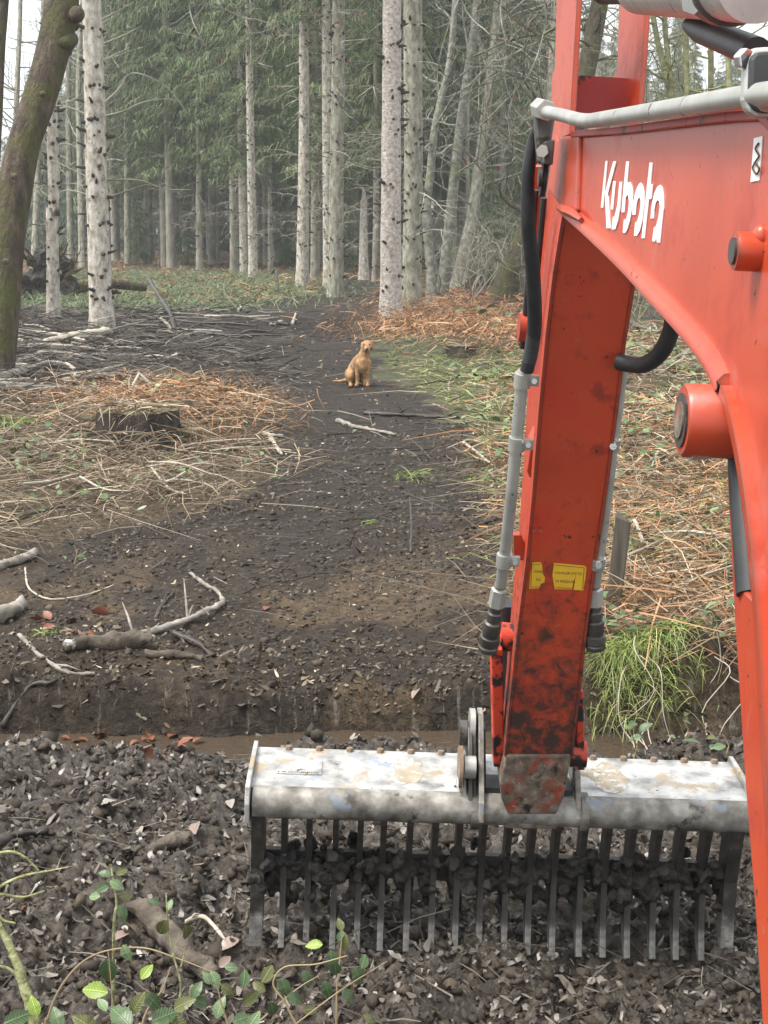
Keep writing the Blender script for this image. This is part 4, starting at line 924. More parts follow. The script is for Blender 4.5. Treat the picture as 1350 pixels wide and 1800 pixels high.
# the plantation behind: every tree a copy of one of four
def plantation():
    protos = []
    for s in range(4):
        root = thing('spruce_tree', 'dim spruce in the hazy plantation beyond the clearing', 'tree', (0, 0, 0), 'spruces of the plantation')
        me, c, rr = trunk_mesh([(0, 0, -.3), (.05*s, .03, 5), (.02, 0, 10), (0, 0, 21)], [.17+.02*s, .155+.02*s, .12, .03], n=8, step=.8, seed=60+s, flare=.2, amp=.03)
        link('trunk', me, 'bark_far', root); tag(link('crown', CROWNS[s], None, root), kind='stuff')
        if s < 3: tag(link('dead_branches', DEAD[s], None, root), kind='stuff')
        protos.append(root)
    rs = random.Random(77); used = set(); spots = []
    def free(x, y): return all((x-a)**2+(y-b)**2 > 2.2**2 for a, b in spots)
    tries = 0
    while len(spots) < 230 and tries < 9000:
        tries += 1
        y = 66+rs.random()**1.15*80; px = rs.uniform(-260, 1650); x = (px-675)/FPX*y
        if px < 190 and y < 105+(190-px)*.25: continue
        if px > 960 and y < 96+(px-960)*.08: continue
        if abs(px-648) < 14 and y < 75: continue
        if free(x, y): spots.append((x, y))
    spots.sort(key=lambda q: q[1])
    for i, (x, y) in enumerate(spots):
        k = rs.randrange(4); o = protos[k] if k not in used else copytree(protos[k]); used.add(k)
        sc = rs.uniform(.85, 1.15); px = x/y*FPX+675
        if px < 190 or px > 960: sc *= 0.75
        o.location = (x, y, hz(x, y)); o.rotation_euler.z = rs.uniform(0, 6.28); o.scale = (sc, sc, sc*rs.uniform(.95, 1.1))
plantation()
# smaller green spruces filling under the canopy (left of the path and in the thicket)
def young():
    me = [crown_mesh(s, .3, 5.5, 1.25, 1.0, 0.9) for s in (31, 32)]
    for m in me: m.materials.append(MAT['needles'])
    tr = trunk_mesh([(0, 0, -.1), (0, 0, 3), (0, 0, 5.4)], [.06, .045, .01], n=7, step=.8, flare=.1)[0]; tr.materials.append(MAT['bark_far'])
    rs = random.Random(8)
    spots = [(835, 478), (862, 500), (905, 470), (930, 492), (960, 480), (700, 472), (610, 474), (245, 466), (330, 466), (500, 468), (1000, 490), (1180, 490), (1240, 500), (1320, 490)]
    for k, (px, py) in enumerate(spots):
        g = G(px, py); root = thing('young_spruce', 'young green spruce growing under the tall trees', 'tree', g, 'young spruces in the understorey')
        for nm, m in (('trunk', tr), ('crown', me[k % 2])):
            o = link(nm, m, None, root); o.matrix_parent_inverse = Matrix.Identity(4)
            if nm == 'crown': tag(o, kind='stuff')
        s = rs.uniform(.6, 1.15); root.scale = (s, s, s); root.rotation_euler.z = rs.uniform(0, 6)
young()
def backdrop():
    me = [crown_mesh(s, .2, 5.5, 1.5, 1.0, 0.9) for s in (35, 36)]
    for m in me: m.materials.append(MAT['needles'])
    tr = trunk_mesh([(0, 0, -.1), (0, 0, 3), (0, 0, 5.4)], [.06, .045, .01], n=6, step=1.0, flare=.1)[0]; tr.materials.append(MAT['bark_far'])
    rs = random.Random(18)
    for k in range(64):
        y = rs.uniform(112, 175); px = -150+k*27+rs.uniform(-12, 12); x = (px-675)/FPX*y
        root = thing('spruce_tree', 'low-branched spruce closing the view behind the plantation', 'tree', (x, y, hz(x, y)), 'low-branched spruces behind the plantation')
        for nm, m in (('trunk', tr), ('crown', me[k % 2])):
            o = link(nm, m, None, root); o.matrix_parent_inverse = Matrix.Identity(4)
            if nm == 'crown': tag(o, kind='stuff')
        s = rs.uniform(1.3, 2.1); root.scale = (s*1.3, s*1.3, s); root.rotation_euler.z = rs.uniform(0, 6)
backdrop()
# beech whose leafy twigs hang into the top of the view; its trunk stands off to the right
def beech():
    d = 13.0; base = Vector((5.2, 12.5, hz(5.2, 12.5))); root = thing('beech_tree', 'beech with thin twigs of shrivelled brown leaves hanging before the spruces', 'tree', base)
    me, c, rr = trunk_mesh([base-Vector((0, 0, .2)), base+Vector((-.1, 0, 3)), base+Vector((-.3, .1, 6)), base+Vector((-.4, 0, 11))], [.22, .19, .15, .05], seed=21); link('trunk', me, 'bark_beech', root)
    a = Vector((4.95, 12.5, 4.6)); limb = [a, Vector((3.4, 12.6, 5.3)), P(980, -60, d), P(700, -110, d), P(420, -60, d), P(330, -30, d)]
    MB().tube(limb, [.07, .055, .045, .035, .022, .012], 7, k=5).build('limb', 'bark_beech', root, smooth=True)
    tw = [[(332, -30), (334, 20), (350, 62), (375, 95), (397, 108)], [(372, -60), (385, 8), (425, 30), (455, 35), (490, 50), (515, 68)], [(438, -60), (440, 25), (441, 70), (440, 108)], [(440, 100), (452, 110), (480, 118)],
          [(930, -60), (958, 5), (955, 60), (930, 130), (890, 175), (850, 215), (808, 250)], [(905, -70), (880, 10), (890, 80), (905, 150), (893, 200), (897, 250)], [(955, 60), (985, 40), (1000, 10)], [(915, 150), (945, 190), (955, 230)],
          [(700, -100), (640, 0), (610, 30), (580, 45)], [(780, -90), (820, 20), (860, 60), (880, 100), (888, 150)], [(840, -80), (790, 40), (770, 120), (772, 190)], [(860, 60), (900, 60), (930, 40)], [(772, 120), (740, 150)], [(560, -90), (520, -10), (490, 20), (478, 60)]]
    rs = random.Random(3); LB, LD = [], []
    for t in tw:
        pts = [P(x, y, d+rs.uniform(-.15, .15)) for x, y in t]; MB().tube(pts, [.009*(1-.75*i/(len(pts)-1)) for i in range(len(pts))], 4, k=4, caps=False).build('twig', 'bark_beech', root)
        cp = catmull(pts, 6)
        for p in cp[5:]:
            if rs.random() < .55:
                q = [p]; v = Vector((rs.gauss(0, 1), rs.gauss(0, .6), rs.gauss(-.2, .8))).normalized()
                for j in range(3): q.append(q[-1]+(v+Vector((rs.gauss(0, .3), 0, rs.gauss(0, .3)))).normalized()*rs.uniform(.05, .16))
                MB().tube(q, [.004, .003, .002, .0012], 3, caps=False).build('side_twig', 'bark_beech', root)
                if rs.random() < .5: LB.append(q[-1]); LD.append((rs.gauss(0, .4), rs.gauss(0, .4), -1))
            if rs.random() < .22: LB.append(p); LD.append((rs.gauss(0, .5), rs.gauss(0, .4), -1))
    n = len(LB); g = np.random.default_rng(6)
    lm = ribbon_mesh('leaf', np.zeros((1, 3)), np.array([[0, 0, -1.0]]), np.array([.045]), np.array([.020]), np.array([[.012, .012, 0]]), np.array([.5]), (.25, 1.0, .8, .1)); lm.materials.append(MAT['brownleaf'])
    for p, v in zip(LB, LD):
        o = link('leaf', lm, None, root); o.location = p; o.rotation_euler = (rs.uniform(-.6, .6), rs.uniform(-.6, .6), rs.uniform(0, 6.28)); s = rs.uniform(.7, 1.3); o.scale = (s, s, s)
beech()
# ------------------------------------------------------------------ misty air
def haze():
    m = bpy.data.materials.new('mist'); m.use_nodes = True; t = m.node_tree; t.nodes.remove(t.nodes['Principled BSDF'])
    v = t.nodes.new('ShaderNodeVolumePrincipled'); v.inputs['Color'].default_value = (0.93, 0.97, 1.0, 1); v.inputs['Density'].default_value = 0.0009; v.inputs['Anisotropy'].default_value = 0.0
    t.links.new(v.outputs[0], t.nodes['Material Output'].inputs['Volume'])
    mb = MB(); mb.box((0, 150, 13.5), (500, 0, 0), (0, 280, 0), (0, 0, 16)); tag(mb.build('haze', m), kind='stuff')
haze()
# ------------------------------------------------------------------ litter, straw, grass
MAT['clod'] = pm('mud_clods', [(0.0, (0.016, 0.012, 0.0085)), (0.5, (0.045, 0.034, 0.024)), (0.85, (0.095, 0.072, 0.05)), (1.0, (0.16, 0.125, 0.09))], 30, 5, 0.7, rnd=True, bs=0.6, bscale=60, bd=0.008, spec=.3)
MAT['flake'] = pm('wet_leaf_litter', [(0.0, (0.022, 0.017, 0.013)), (0.4, (0.10, 0.082, 0.064)), (0.75, (0.23, 0.196, 0.16)), (0.95, (0.36, 0.315, 0.265)), (1.0, (0.26, 0.14, 0.09))], 30, 4, 0.40, rnd=True, spec=.5)
MAT['chip'] = pm('brown_leaf_chips', [(0.0, (0.03, 0.021, 0.013)), (0.5, (0.10, 0.072, 0.042)), (0.85, (0.24, 0.18, 0.11)), (1.0, (0.40, 0.32, 0.21))], 30, 4, 0.6, rnd=True)
MAT['straw'] = pm('dead_straw', [(0.0, (0.045, 0.030, 0.018)), (0.35, (0.16, 0.112, 0.066)), (0.7, (0.36, 0.28, 0.18)), (1.0, (0.62, 0.54, 0.41))], 20, 3, 0.7, rnd=True)
MAT['bracken'] = pm('dead_bracken', [(0.0, (0.09, 0.035, 0.015)), (0.45, (0.30, 0.145, 0.062)), (0.8, (0.50, 0.29, 0.145)), (1.0, (0.64, 0.48, 0.31))], 20, 3, 0.75, rnd=True)
MAT['grass'] = pm('green_grass', [(0.0, (0.06, 0.095, 0.018)), (0.4, (0.14, 0.20, 0.038)), (0.7, (0.26, 0.32, 0.075)), (0.85, (0.38, 0.38, 0.15)), (1.0, (0.52, 0.44, 0.27))], 10, 3, 0.6, rnd=True)
MAT['grassfar'] = pm('tussock_grass', [(0.0, (0.06, 0.085, 0.04)), (0.5, (0.13, 0.17, 0.085)), (0.8, (0.22, 0.24, 0.14)), (1.0, (0.38, 0.33, 0.20))], 10, 3, 0.75, rnd=True)
MAT['twig'] = pm('grey_twigs', [(0.0, (0.025, 0.020, 0.016)), (0.45, (0.08, 0.066, 0.052)), (0.8, (0.22, 0.19, 0.15)), (1.0, (0.40, 0.36, 0.30))], 12, 4, 0.8, rnd=True)
MAT['bramble'] = pm('bramble_leaf', [(0.0, (0.035, 0.075, 0.022)), (0.5, (0.085, 0.15, 0.050)), (0.85, (0.17, 0.24, 0.10)), (1.0, (0.30, 0.36, 0.20))], 25, 4, 0.38, rnd=True)
MAT['leaf_green'] = pm('dark_bramble_leaf', [(0.035, 0.062, 0.020), (0.065, 0.105, 0.038)], 30, 4, 0.42, vein=True)
MAT['leaf_lime'] = pm('lime_bramble_leaf', [(0.14, 0.20, 0.025), (0.20, 0.27, 0.045)], 30, 4, 0.42, vein=True, spots=[((0.12, 0.07, 0.02), 40, 0.68, 0.03, 0.6)])
MAT['leaf_pale'] = pm('pale_green_leaf', [(0.10, 0.15, 0.065), (0.15, 0.21, 0.10)], 30, 4, 0.42, vein=True)
MAT['leaf_olive'] = pm('olive_bramble_leaf', [(0.06, 0.068, 0.018), (0.10, 0.105, 0.03)], 30, 4, 0.45, vein=True)
MAT['leaf_rust'] = pm('rust_dead_leaf', [(0.11, 0.032, 0.014), (0.22, 0.075, 0.032)], 30, 4, 0.5)
MAT['leaf_pink'] = pm('pinkish_dead_leaf', [(0.15, 0.10, 0.078), (0.26, 0.185, 0.15)], 30, 4, 0.45)
MAT['leaf_grey'] = pm('grey_dead_leaf', [(0.17, 0.15, 0.125), (0.30, 0.27, 0.235)], 30, 4, 0.4)
MAT['stem_lichen'] = pm('lichen_branch', [(0.08, 0.075, 0.04), (0.24, 0.24, 0.10), (0.38, 0.38, 0.21)], 45, 6, 0.85, bs=1.0, bscale=90, bd=.01)
MAT['stem_red'] = pm('bramble_stem', [(0.22, 0.14, 0.08), (0.32, 0.26, 0.13)], 8, 4, 0.6)
MAT['wood_grey'] = pm('weathered_branch', [(0.11, 0.095, 0.075), (0.21, 0.185, 0.15), (0.32, 0.29, 0.25)], 12, 6, 0.8, bs=.5, bscale=40, bd=.008, stretch=(1, 1, 1))
MAT['wood_dark'] = pm('wet_dark_branch', [(0.022, 0.017, 0.013), (0.055, 0.043, 0.033)], 14, 6, 0.55, bs=.5, bscale=40, bd=.008)
MAT['wood_pale'] = pm('pale_bare_branch', [(0.30, 0.25, 0.19), (0.46, 0.41, 0.33)], 14, 6, 0.8, bs=.4, bscale=40, bd=.006)
MAT['wood_brown'] = pm('brown_log', [(0.035, 0.026, 0.018), (0.085, 0.066, 0.047), (0.15, 0.125, 0.095)], 16, 7, 0.85, bs=.8, bscale=30, bd=.02, spots=[((0.40, 0.38, 0.34), 7, .62, .06, .9)])
MAT['stump_wood'] = pm('rotten_stump', [(0.012, 0.009, 0.007), (0.028, 0.021, 0.015), (0.06, 0.046, 0.032)], 14, 6, 0.9, bs=.8, bscale=30, bd=.02, stretch=(1, 1, .25))
MAT['stump_top'] = pm('mossy_stump_top', [(0.05, 0.038, 0.02), (0.10, 0.085, 0.035), (0.22, 0.18, 0.10)], 10, 6, 0.95, bs=.5, bd=.02)
MAT['stake'] = pm('sawn_stake', [(0.035, 0.028, 0.019), (0.075, 0.062, 0.044), (0.12, 0.10, 0.075)], 9, 6, 0.85, bs=.4, bscale=40, bd=.004, stretch=(4, 4, .3))

def fan(n, y0, y1, s=0.40, g=RNG):
    y = np.exp(g.uniform(math.log(y0), math.log(y1), n)); x = g.uniform(-s, s, n)*np.maximum(y, 3.0); return x, y
def region(pg, n, y0, y1, s=0.42, g=RNG, jit=0.25):
    x, y = fan(n, y0, y1, s, g); k = inside(pg, x+g.normal(0, jit, n)*np.clip(y/12, .3, 3), y+g.normal(0, jit, n)*np.clip(y/9, .4, 2.2)); return x[k], y[k]
def stuff(name, me, mat): tag(link(name, me, mat), kind='stuff')
def clear_rake(x, y):   # keeps loose bits out of the rake and ditch water
    return ~((x > -.42) & (x < 1.0) & (y > 3.72) & (y < 4.3))
ICO = None
def blobs(name, x, y, size, sink, mat, rnd, flat=0.7, g=RNG):
    bm = bmesh.new(); bmesh.ops.create_icosphere(bm, subdivisions=1, radius=1); v0 = np.array([v.co for v in bm.verts]); f0 = np.array([[v.index for v in f.verts] for f in bm.faces]); bm.free()
    n = len(x); z = H(x, y); m = len(v0)
    s = size[:, None, None]*np.stack([g.uniform(.7, 1.5, n), g.uniform(.6, 1.2, n), g.uniform(.5, 1.0, n)*flat/.7], 1)[:, None, :]
    v = v0[None]*s*g.uniform(.45, 1.5, (n, m, 1))
    a = g.uniform(0, 6.283, n); ca, sa = np.cos(a)[:, None], np.sin(a)[:, None]; b = g.normal(0, .5, n); cb, sb = np.cos(b)[:, None], np.sin(b)[:, None]
    X, Yy, Zz = v[..., 0], v[..., 1], v[..., 2]; Y2 = Yy*cb-Zz*sb; Z2 = Yy*sb+Zz*cb
    V = np.stack([X*ca-Y2*sa+x[:, None], X*sa+Y2*ca+y[:, None], Z2+(z+size*sink)[:, None]], -1).reshape(-1, 3)
    Fa = (f0[None]+(np.arange(n)*m)[:, None, None]).reshape(-1, 3)
    stuff(name, npmesh(name, V, Fa, np.repeat(rnd, m), True), mat)
def flat_bits(name, x, y, L, Wd, mat, rnd, lift=(0.0, 0.02), tilt=.5, curl=.4, prof=(.35, 1.0, .85, .15), g=RNG, jag=0.0):
    n = len(x); z = H(x, y)+g.uniform(*lift, n); a = g.uniform(0, 6.283, n)
    d = np.stack([np.cos(a), np.sin(a), g.normal(0, tilt, n)], 1); b = g.normal(0, 1, (n, 3))*(L*curl)[:, None]*.4; b[:, 2] = np.abs(b[:, 2])*g.choice([-1, 1], n)
    base = np.stack([x, y, z], 1)-d*(L*.3)[:, None]
    # strips lie roughly flat: side vector near horizontal
    k = len(prof); dn = d/np.linalg.norm(d, axis=1, keepdims=True); up = np.stack([g.normal(0, tilt, n), g.normal(0, tilt, n), np.ones(n)], 1); s = np.cross(dn, up); s /= np.linalg.norm(s, axis=1, keepdims=True)
    V = np.empty((n, k, 2, 3), np.float32)
    for i, pw in enumerate(prof):
        f = i/(k-1); c = base+dn*(L*f)[:, None]+b*(f*f); V[:, i, 0] = c-s*(Wd*pw*.5)[:, None]; V[:, i, 1] = c+s*(Wd*pw*.5)[:, None]
    if jag: V += (g.normal(0, 1, V.shape)*(L*jag)[:, None, None, None]).astype(np.float32)
    q = np.array([[2*i, 2*i+1, 2*i+3, 2*i+2] for i in range(k-1)]); Fa = ((np.arange(n)*2*k)[:, None, None]+q[None]).reshape(-1, 4)
    stuff(name, npmesh(name, V.reshape(-1, 3), Fa, np.repeat(rnd, 2*k), True), mat)
def stalks(name, x, y, L, wd, mat, rnd, lift=(0, .1), zdir=(-.25, .45), bendk=.35, prof=(1, .85, .4), g=RNG):
    n = len(x); z = H(x, y)+g.uniform(*lift, n); a = g.uniform(0, 6.283, n)
    d = np.stack([np.cos(a), np.sin(a), g.uniform(*zdir, n)], 1); b = g.normal(0, 1, (n, 3))*(L*bendk)[:, None]; b[:, 2] = -np.abs(b[:, 2])
    base = np.stack([x, y, z], 1)
    V, Fa, m = ribbons(base, d, L, wd, b, prof, g)
    # nothing sinks far below the soil
    Vz = V.reshape(-1, 3); hh = H(Vz[:, 0], Vz[:, 1]); Vz[:, 2] = np.maximum(Vz[:, 2], hh+.002)
    stuff(name, npmesh(name, Vz, Fa, np.repeat(rnd, m)), mat)
def U_(a, b, n): return RNG.uniform(a, b, n)
def beta(n, a=2, b=3): return RNG.beta(a, b, n)

def litter():
    # churned mud in front of the ditch
    x, y = fan(9000, 2.6, 5.45); k = clear_rake(x, y) | (RNG.random(len(x)) < .5); x, y = x[k], y[k]; n = len(x)
    blobs('mud_clods', x, y, .008+.03*beta(n, 1.3, 5)*np.clip(y/4, .8, 1.3), -.15, 'clod', beta(n, 2, 3))
    x, y = fan(34000, 2.6, 5.4); p = fbm(x*4, y*4, 95, 3); k = RNG.random(len(x)) < sst(.25, .6, p)*.9+.1; x, y = x[k], y[k]; n = len(x)
    flat_bits('leaf_litter', x, y, .010+.034*beta(n, 1.2, 4.5), .008+.026*beta(n, 1.2, 4.5), 'flake', beta(n, 1.5, 2.9), (-.008, .014), .7, 1.5, (.55, 1, .95, .5), jag=.09)
    # path
    x, y = fan(15000, 5.95, 13); k = inside(PATH, x, y) | (RNG.random(len(x)) < .25); x, y = x[k], y[k]; n = len(x)
    blobs('path_clods', x, y, (.006+.022*beta(n, 1.3, 5))*np.clip(y/7, .9, 1.6), -.1, 'clod', beta(n, 2, 2.6))
    x, y = fan(22000, 5.9, 30); k = inside(PATH, x, y) | (RNG.random(len(x)) < .4); x, y = x[k], y[k]
    p = sst(.42, .62, fbm(x*2.0, y*1.3, 61, 4)); k = RNG.random(len(x)) < (.22+.78*p*sst(12, 8, y)); x, y = x[k], y[k]; n = len(x)
    flat_bits('leaf_chips', x, y, (.010+.028*beta(n, 1.4, 4))*np.clip(y/7, 1, 2), (.006+.014*beta(n, 1.4, 4))*np.clip(y/7, 1, 2), 'chip', beta(n, 1.8, 2.4), (-.002, .010), .5, .8, (.6, 1, .6), jag=.12)
    x, y = fan(2600, 5.9, 40); n = len(x)
    flat_bits('pale_flecks', x, y, (.012+.04*beta(n, 1.2, 4))*np.clip(y/9, 1, 2.5), (.008+.012*beta(n, 1.2, 4))*np.clip(y/9, 1, 2.5), 'straw', beta(n, 2, 2), (.0, .012), .3, .5)
    # bank face and left margin
    x, y = fan(3200, 5.6, 6.6); n = len(x); flat_bits('bank_litter', x, y, .015+.04*beta(n, 1.4, 3.5), .008+.02*beta(n, 1.4, 3.5), 'chip', beta(n, 1.4, 3.2), (-.005, .008), .6, 1.2, (.55, 1, .95, .5), jag=.09)
    # brash: thin twigs all over, thick on the left
    x1, y1 = region(BRASH, 30000, 14, 36); k = ~inside(PATH, x1-.5, y1) | (RNG.random(len(x1)) < .25); x1, y1 = x1[k], y1[k]; x2, y2 = fan(2600, 3, 14); k = (y2 < 4.9) | (y2 > 6.7); x2, y2 = x2[k], y2[k]; x3, y3 = region(PATH, 900, 12, 40); x = np.concatenate([x1, x2, x3]); y = np.concatenate([y1, y2, y3]); n = len(x)
    stalks('small_twigs', x, y, U_(.06, .5, n)*np.clip(y/12, .35, 1.3), (.004+.010*beta(n, 1.3, 4))*np.clip(y/12, .5, 2), 'twig', beta(n, 1.1, 2.3), (0, .09), (-.15, .4), .12, (1, .9, .6))
    # straw and stalks, left heap
    x, y = region(STRAW_L, 44000, 7.2, 18, g=RNG, jit=.18); p = fbm(x*2.3, y*1.8, 91, 3); k = RNG.random(len(x)) < .15+.85*sst(.30, .55, p); x, y = x[k], y[k]; n = len(x)
    stalks('dead_stalks', x, y, U_(.08, .55, n), (.0035+.006*beta(n, 1.4, 4))*np.clip(y/10, .8, 1.6), 'straw', beta(n, 1.3, 1.9), (0, .17), (-.25, .6), .3)
    x, y = region(BRACK_L, 48000, 11, 19); n = len(x)
    stalks('bracken_heap', x, y, U_(.05, .22, n), .006+.012*beta(n, 1.5, 3), 'bracken', beta(n, 2, 2), (0, .2), (-.6, .6), .7, (1, .8, .3))
    # bracken right of the path
    x, y = region(BRACK_R, 90000, 17, 48); n = len(x)
    stalks('bracken_patch', x, y, U_(.05, .22, n), (.008+.016*beta(n, 1.5, 3)), 'bracken', beta(n, 1.6, 1.7), (0, .34), (-.8, .9), .9, (1, .8, .3))
    x, y = region(GRASS_R, 20000, 11, 28, jit=.12); k = ~inside(PATH, x-.15, y); x, y = x[k], y[k]; n = len(x)
    stalks('verge_grass', x, y, U_(.06, .3, n), .005+.008*beta(n, 1.4, 3), 'grass', beta(n, 2.2, 1.6), (0, .04), (.0, 1.2), .5)
    x, y = region(GRASS_R, 15000, 11, 28, jit=.15); k = ~inside(PATH, x-.1, y); x, y = x[k], y[k]; n = len(x)
    stalks('verge_straw', x, y, U_(.06, .4, n), .005+.009*beta(n, 1.4, 3), 'straw', beta(n, 2, 2.2), (0, .08), (-.2, .5), .4)
    # right-hand bank
    x, y = region(BANK_R, 46000, 5.9, 26, .50); p = fbm(x*2.0+7, y*1.6, 93, 3); k = (RNG.random(len(x)) < .15+.85*sst(.28, .55, p)) & ((y > bank_edge(x)+.22) | (x > 1.2)); x, y = x[k], y[k]; n = len(x)
    stalks('bank_straw', x, y, U_(.08, .5, n), (.003+.006*beta(n, 1.4, 4))*np.clip(y/8, .8, 2), 'straw', beta(n, 1.5, 1.7), (0, .2), (-.3, .7), .5)
    x, y = region(BANK_R, 40000, 5.9, 26, .50); p = fbm(x*1.1+4, y*.9, 83, 3); k = ((p > .45) & (y > bank_edge(x)+.2)) | ((x > 1.15) & (y < 6.6)); x, y = x[k], y[k]; n = len(x)
    stalks('bank_bracken', x, y, U_(.05, .28, n), (.004+.009*beta(n, 1.4, 4))*np.clip(y/8, .8, 2), 'bracken', beta(n, 2.2, 2), (0, .22), (-.5, .7), .8)
    x, y = region(BANK_R, 24000, 5.9, 26, .50); p = fbm(x*1.3+14, y*1.1, 85, 3); k = (p > .52) & (y > bank_edge(x)+.3); x, y = x[k], y[k]; n = len(x)
    stalks('bank_grass', x, y, U_(.05, .22, n), (.004+.006*beta(n, 1.4, 4))*np.clip(y/8, .8, 2), 'grass', beta(n, 2.2, 2), (0, .05), (.1, 1.4), .6)
    # bramble and ivy leaves low on both sides
    xs, ys = [], []
    for pg, m in ((BANK_R, 15000), (GRASS_R, 3000), (STRAW_L, 5200)):
        a, b = region(pg, m, 5.9, 24, .5); p = fbm(a*1.6+2, b*1.3, 87, 3); k = p > .49; xs.append(a[k]); ys.append(b[k])
    x = np.concatenate(xs); y = np.concatenate(ys); n = len(x)
    flat_bits('bramble_leaves', x, y, U_(.025, .06, n)*np.clip(y/9, 1, 1.8), U_(.018, .04, n)*np.clip(y/9, 1, 1.8), 'bramble', beta(n, 2, 2), (.02, .22), .5, .4, (.3, 1, .9, .1))
    # distant tussocks
    x, y = region(GRASS_F, 80000, 30, 75, jit=.5); n = len(x)
    stalks('tussock_grass', x, y, U_(.12, .42, n), .008+.016*beta(n, 1.5, 3), 'grassfar', beta(n, 2, 2.4), (0, .02), (.3, 2.2), .45)
    x, y = fan(16000, 36, 110); k = ~inside(PATH, x, y); x, y = x[k], y[k]; n = len(x)
    stalks('forest_floor_stalks', x, y, U_(.1, .4, n), .02+.04*beta(n, 1.5, 3), 'bracken', beta(n, 1.6, 2.4), (0, .05), (-.1, 1.0), .5)
litter()
# ------------------------------------------------------------------ sticks, logs, stumps, stake
def on(px, py, lift=0.0):
    p = G(px, py); return Vector((p.x, p.y, hz(p.x, p.y)+lift))
def stick(pts, r, mat, label, cat='stick', name='stick', group=None, lift=.6, forks=0, seed=1, sides=7, ends=None):
    """pts: (px, py[, height above ground in metres])"""
    rs = random.Random(seed); q = []
    m = len(pts)
    for i, p in enumerate(pts): q.append(on(p[0], p[1])+Vector((0, 0, (p[2] if len(p) > 2 else 0)+r*lift)))
    for i in range(1, m-1): q[i].z = max(q[i].z, q[0].z+(q[-1].z-q[0].z)*i/(m-1))
    rr = [r*(1-.45*i/(m-1)) for i in range(m)] if ends is None else ends
    me = MB().tube(q, rr, 12 if r > .015 else sides, k=10 if m > 2 else 1, jit=.05).mesh(name)
    a = np.zeros(len(me.vertices)*3, np.float32); me.vertices.foreach_get('co', a); a = a.reshape(-1, 3); fr = .8/max(r, .012)
    a += ((np.stack([fbm(a[:, 0]*fr+kk*9+seed, a[:, 2]*fr+a[:, 1]*fr*.7, 77+kk, 3) for kk in range(3)], 1)-.5)*r*.9).astype(np.float32); me.vertices.foreach_set('co', a.ravel())
    if forks:
        b = MB(); b.v = [tuple(v.co) for v in me.vertices]; b.f = [list(f.vertices) for f in me.polygons]
        cp = catmull(q, 4)
        for k in range(forks):
            i = rs.randint(1, len(cp)-2); s = cp[i]; d = ((cp[i+1]-cp[i]).normalized()+Vector((rs.gauss(0, .6), rs.gauss(0, .4), rs.uniform(.1, .5)))).normalized(); L = (q[-1]-q[0]).length*rs.uniform(.1, .25)
            b.tube([s, s+d*L*.5+Vector((0, 0, .01)), s+d*L], [r*.5, r*.35, r*.15], 5)
        me = b.mesh(name)
    o = link(name, me, mat, None, True); tag(o, label, cat, group); return o
stick([(594, 742), (620, 752), (660, 760), (696, 768)], .024, 'wood_grey', 'pale grey stick lying across the dark path in front of the dog', forks=1)
stick([(640, 729), (700, 731), (760, 735), (806, 736)], .022, 'wood_dark', 'dark wet stick reaching from the path into the right verge', forks=2, seed=3)
stick([(222, 1124), (275, 1112), (330, 1096), (374, 1080), (391, 1062), (382, 1044), (355, 1027), (334, 1010)], .016, 'wood_grey', 'crooked grey branch on the mud bending back on itself', 'branch', 'branch', forks=3, seed=4)
stick([(273, 1090), (283, 1068), (306, 1042)], .010, 'wood_dark', 'short dark twig standing up by the crooked grey branch', forks=1, seed=5)
stick([(305, 1118), (340, 1132), (376, 1155)], .018, 'wood_dark', 'dark broken bough under the crooked grey branch', seed=6)
stick([(34, 1118), (70, 1155), (118, 1190), (160, 1186), (206, 1180)], .012, 'wood_grey', 'thin forked twig at the edge of the water-filled ditch', forks=3, seed=7)
stick([(2, 1238), (50, 1212), (88, 1200), (116, 1190)], .011, 'wood_dark', 'dark twig slanting down to the ditch water', forks=1, seed=8)
stick([(-20, 1100), (15, 1082), (42, 1068)], .045, 'wood_grey', 'thick grey branch end poking in over the left bank', 'branch', 'branch', seed=9, ends=[.036, .034, .028])
stick([(-20, 1005), (40, 988), (62, 975)], .03, 'wood_grey', 'grey bough at the foot of the straw heap', 'branch', 'branch', seed=10)
stick([(44, 1000), (52, 1040), (90, 1055), (150, 1050), (200, 1030)], .006, 'wood_pale', 'thin curved pale twig on brown soil below the straw', seed=11)
stick([(-20, 928), (70, 905), (130, 895), (185, 898)], .013, 'wood_dark', 'long dark curved bramble cane across the straw', 'cane', 'bramble_cane', seed=12)
stick([(382, 797), (425, 789), (462, 781)], .028, 'wood_brown', 'short sawn brown branch beside the bracken heap', seed=13, ends=[.034, .032, .030])
stick([(462, 764), (480, 768), (497, 769)], .022, 'wood_pale', 'pale broken branch stub right of the bracken heap', seed=14)
stick([(474, 770), (484, 785), (496, 802)], .02, 'wood_pale', 'pale stick pointing down the path edge', seed=15)
stick([(80, 608), (135, 598), (191, 588)], .075, 'wood_pale', 'large pale orange log lying in front of the white trunk', 'log', 'log', seed=16, ends=[.06, .085, .07])
stick([(-20, 673), (50, 655), (100, 640), (150, 625)], .05, 'wood_grey', 'long grey pole slanting across the brash', 'pole', 'pole', seed=17)
stick([(-20, 690), (45, 688), (88, 686)], .06, 'wood_grey', 'split pale log at the near side of the brash', 'log', 'log', seed=18)
stick([(35, 640), (80, 625), (120, 621), (150, 626)], .045, 'wood_grey', 'bent grey branch on top of the brash', 'branch', 'branch', seed=19)
stick([(263, 526, .45), (282, 546, .22), (300, 566, 0), (308, 588)], .05, 'wood_dark', 'black crooked bough rearing up at the grass edge', 'branch', 'branch', seed=20)
stick([(280, 560), (296, 574), (306, 588)], .035, 'wood_pale', 'pale bough leaning by the black crooked one', 'branch', 'branch', seed=21)
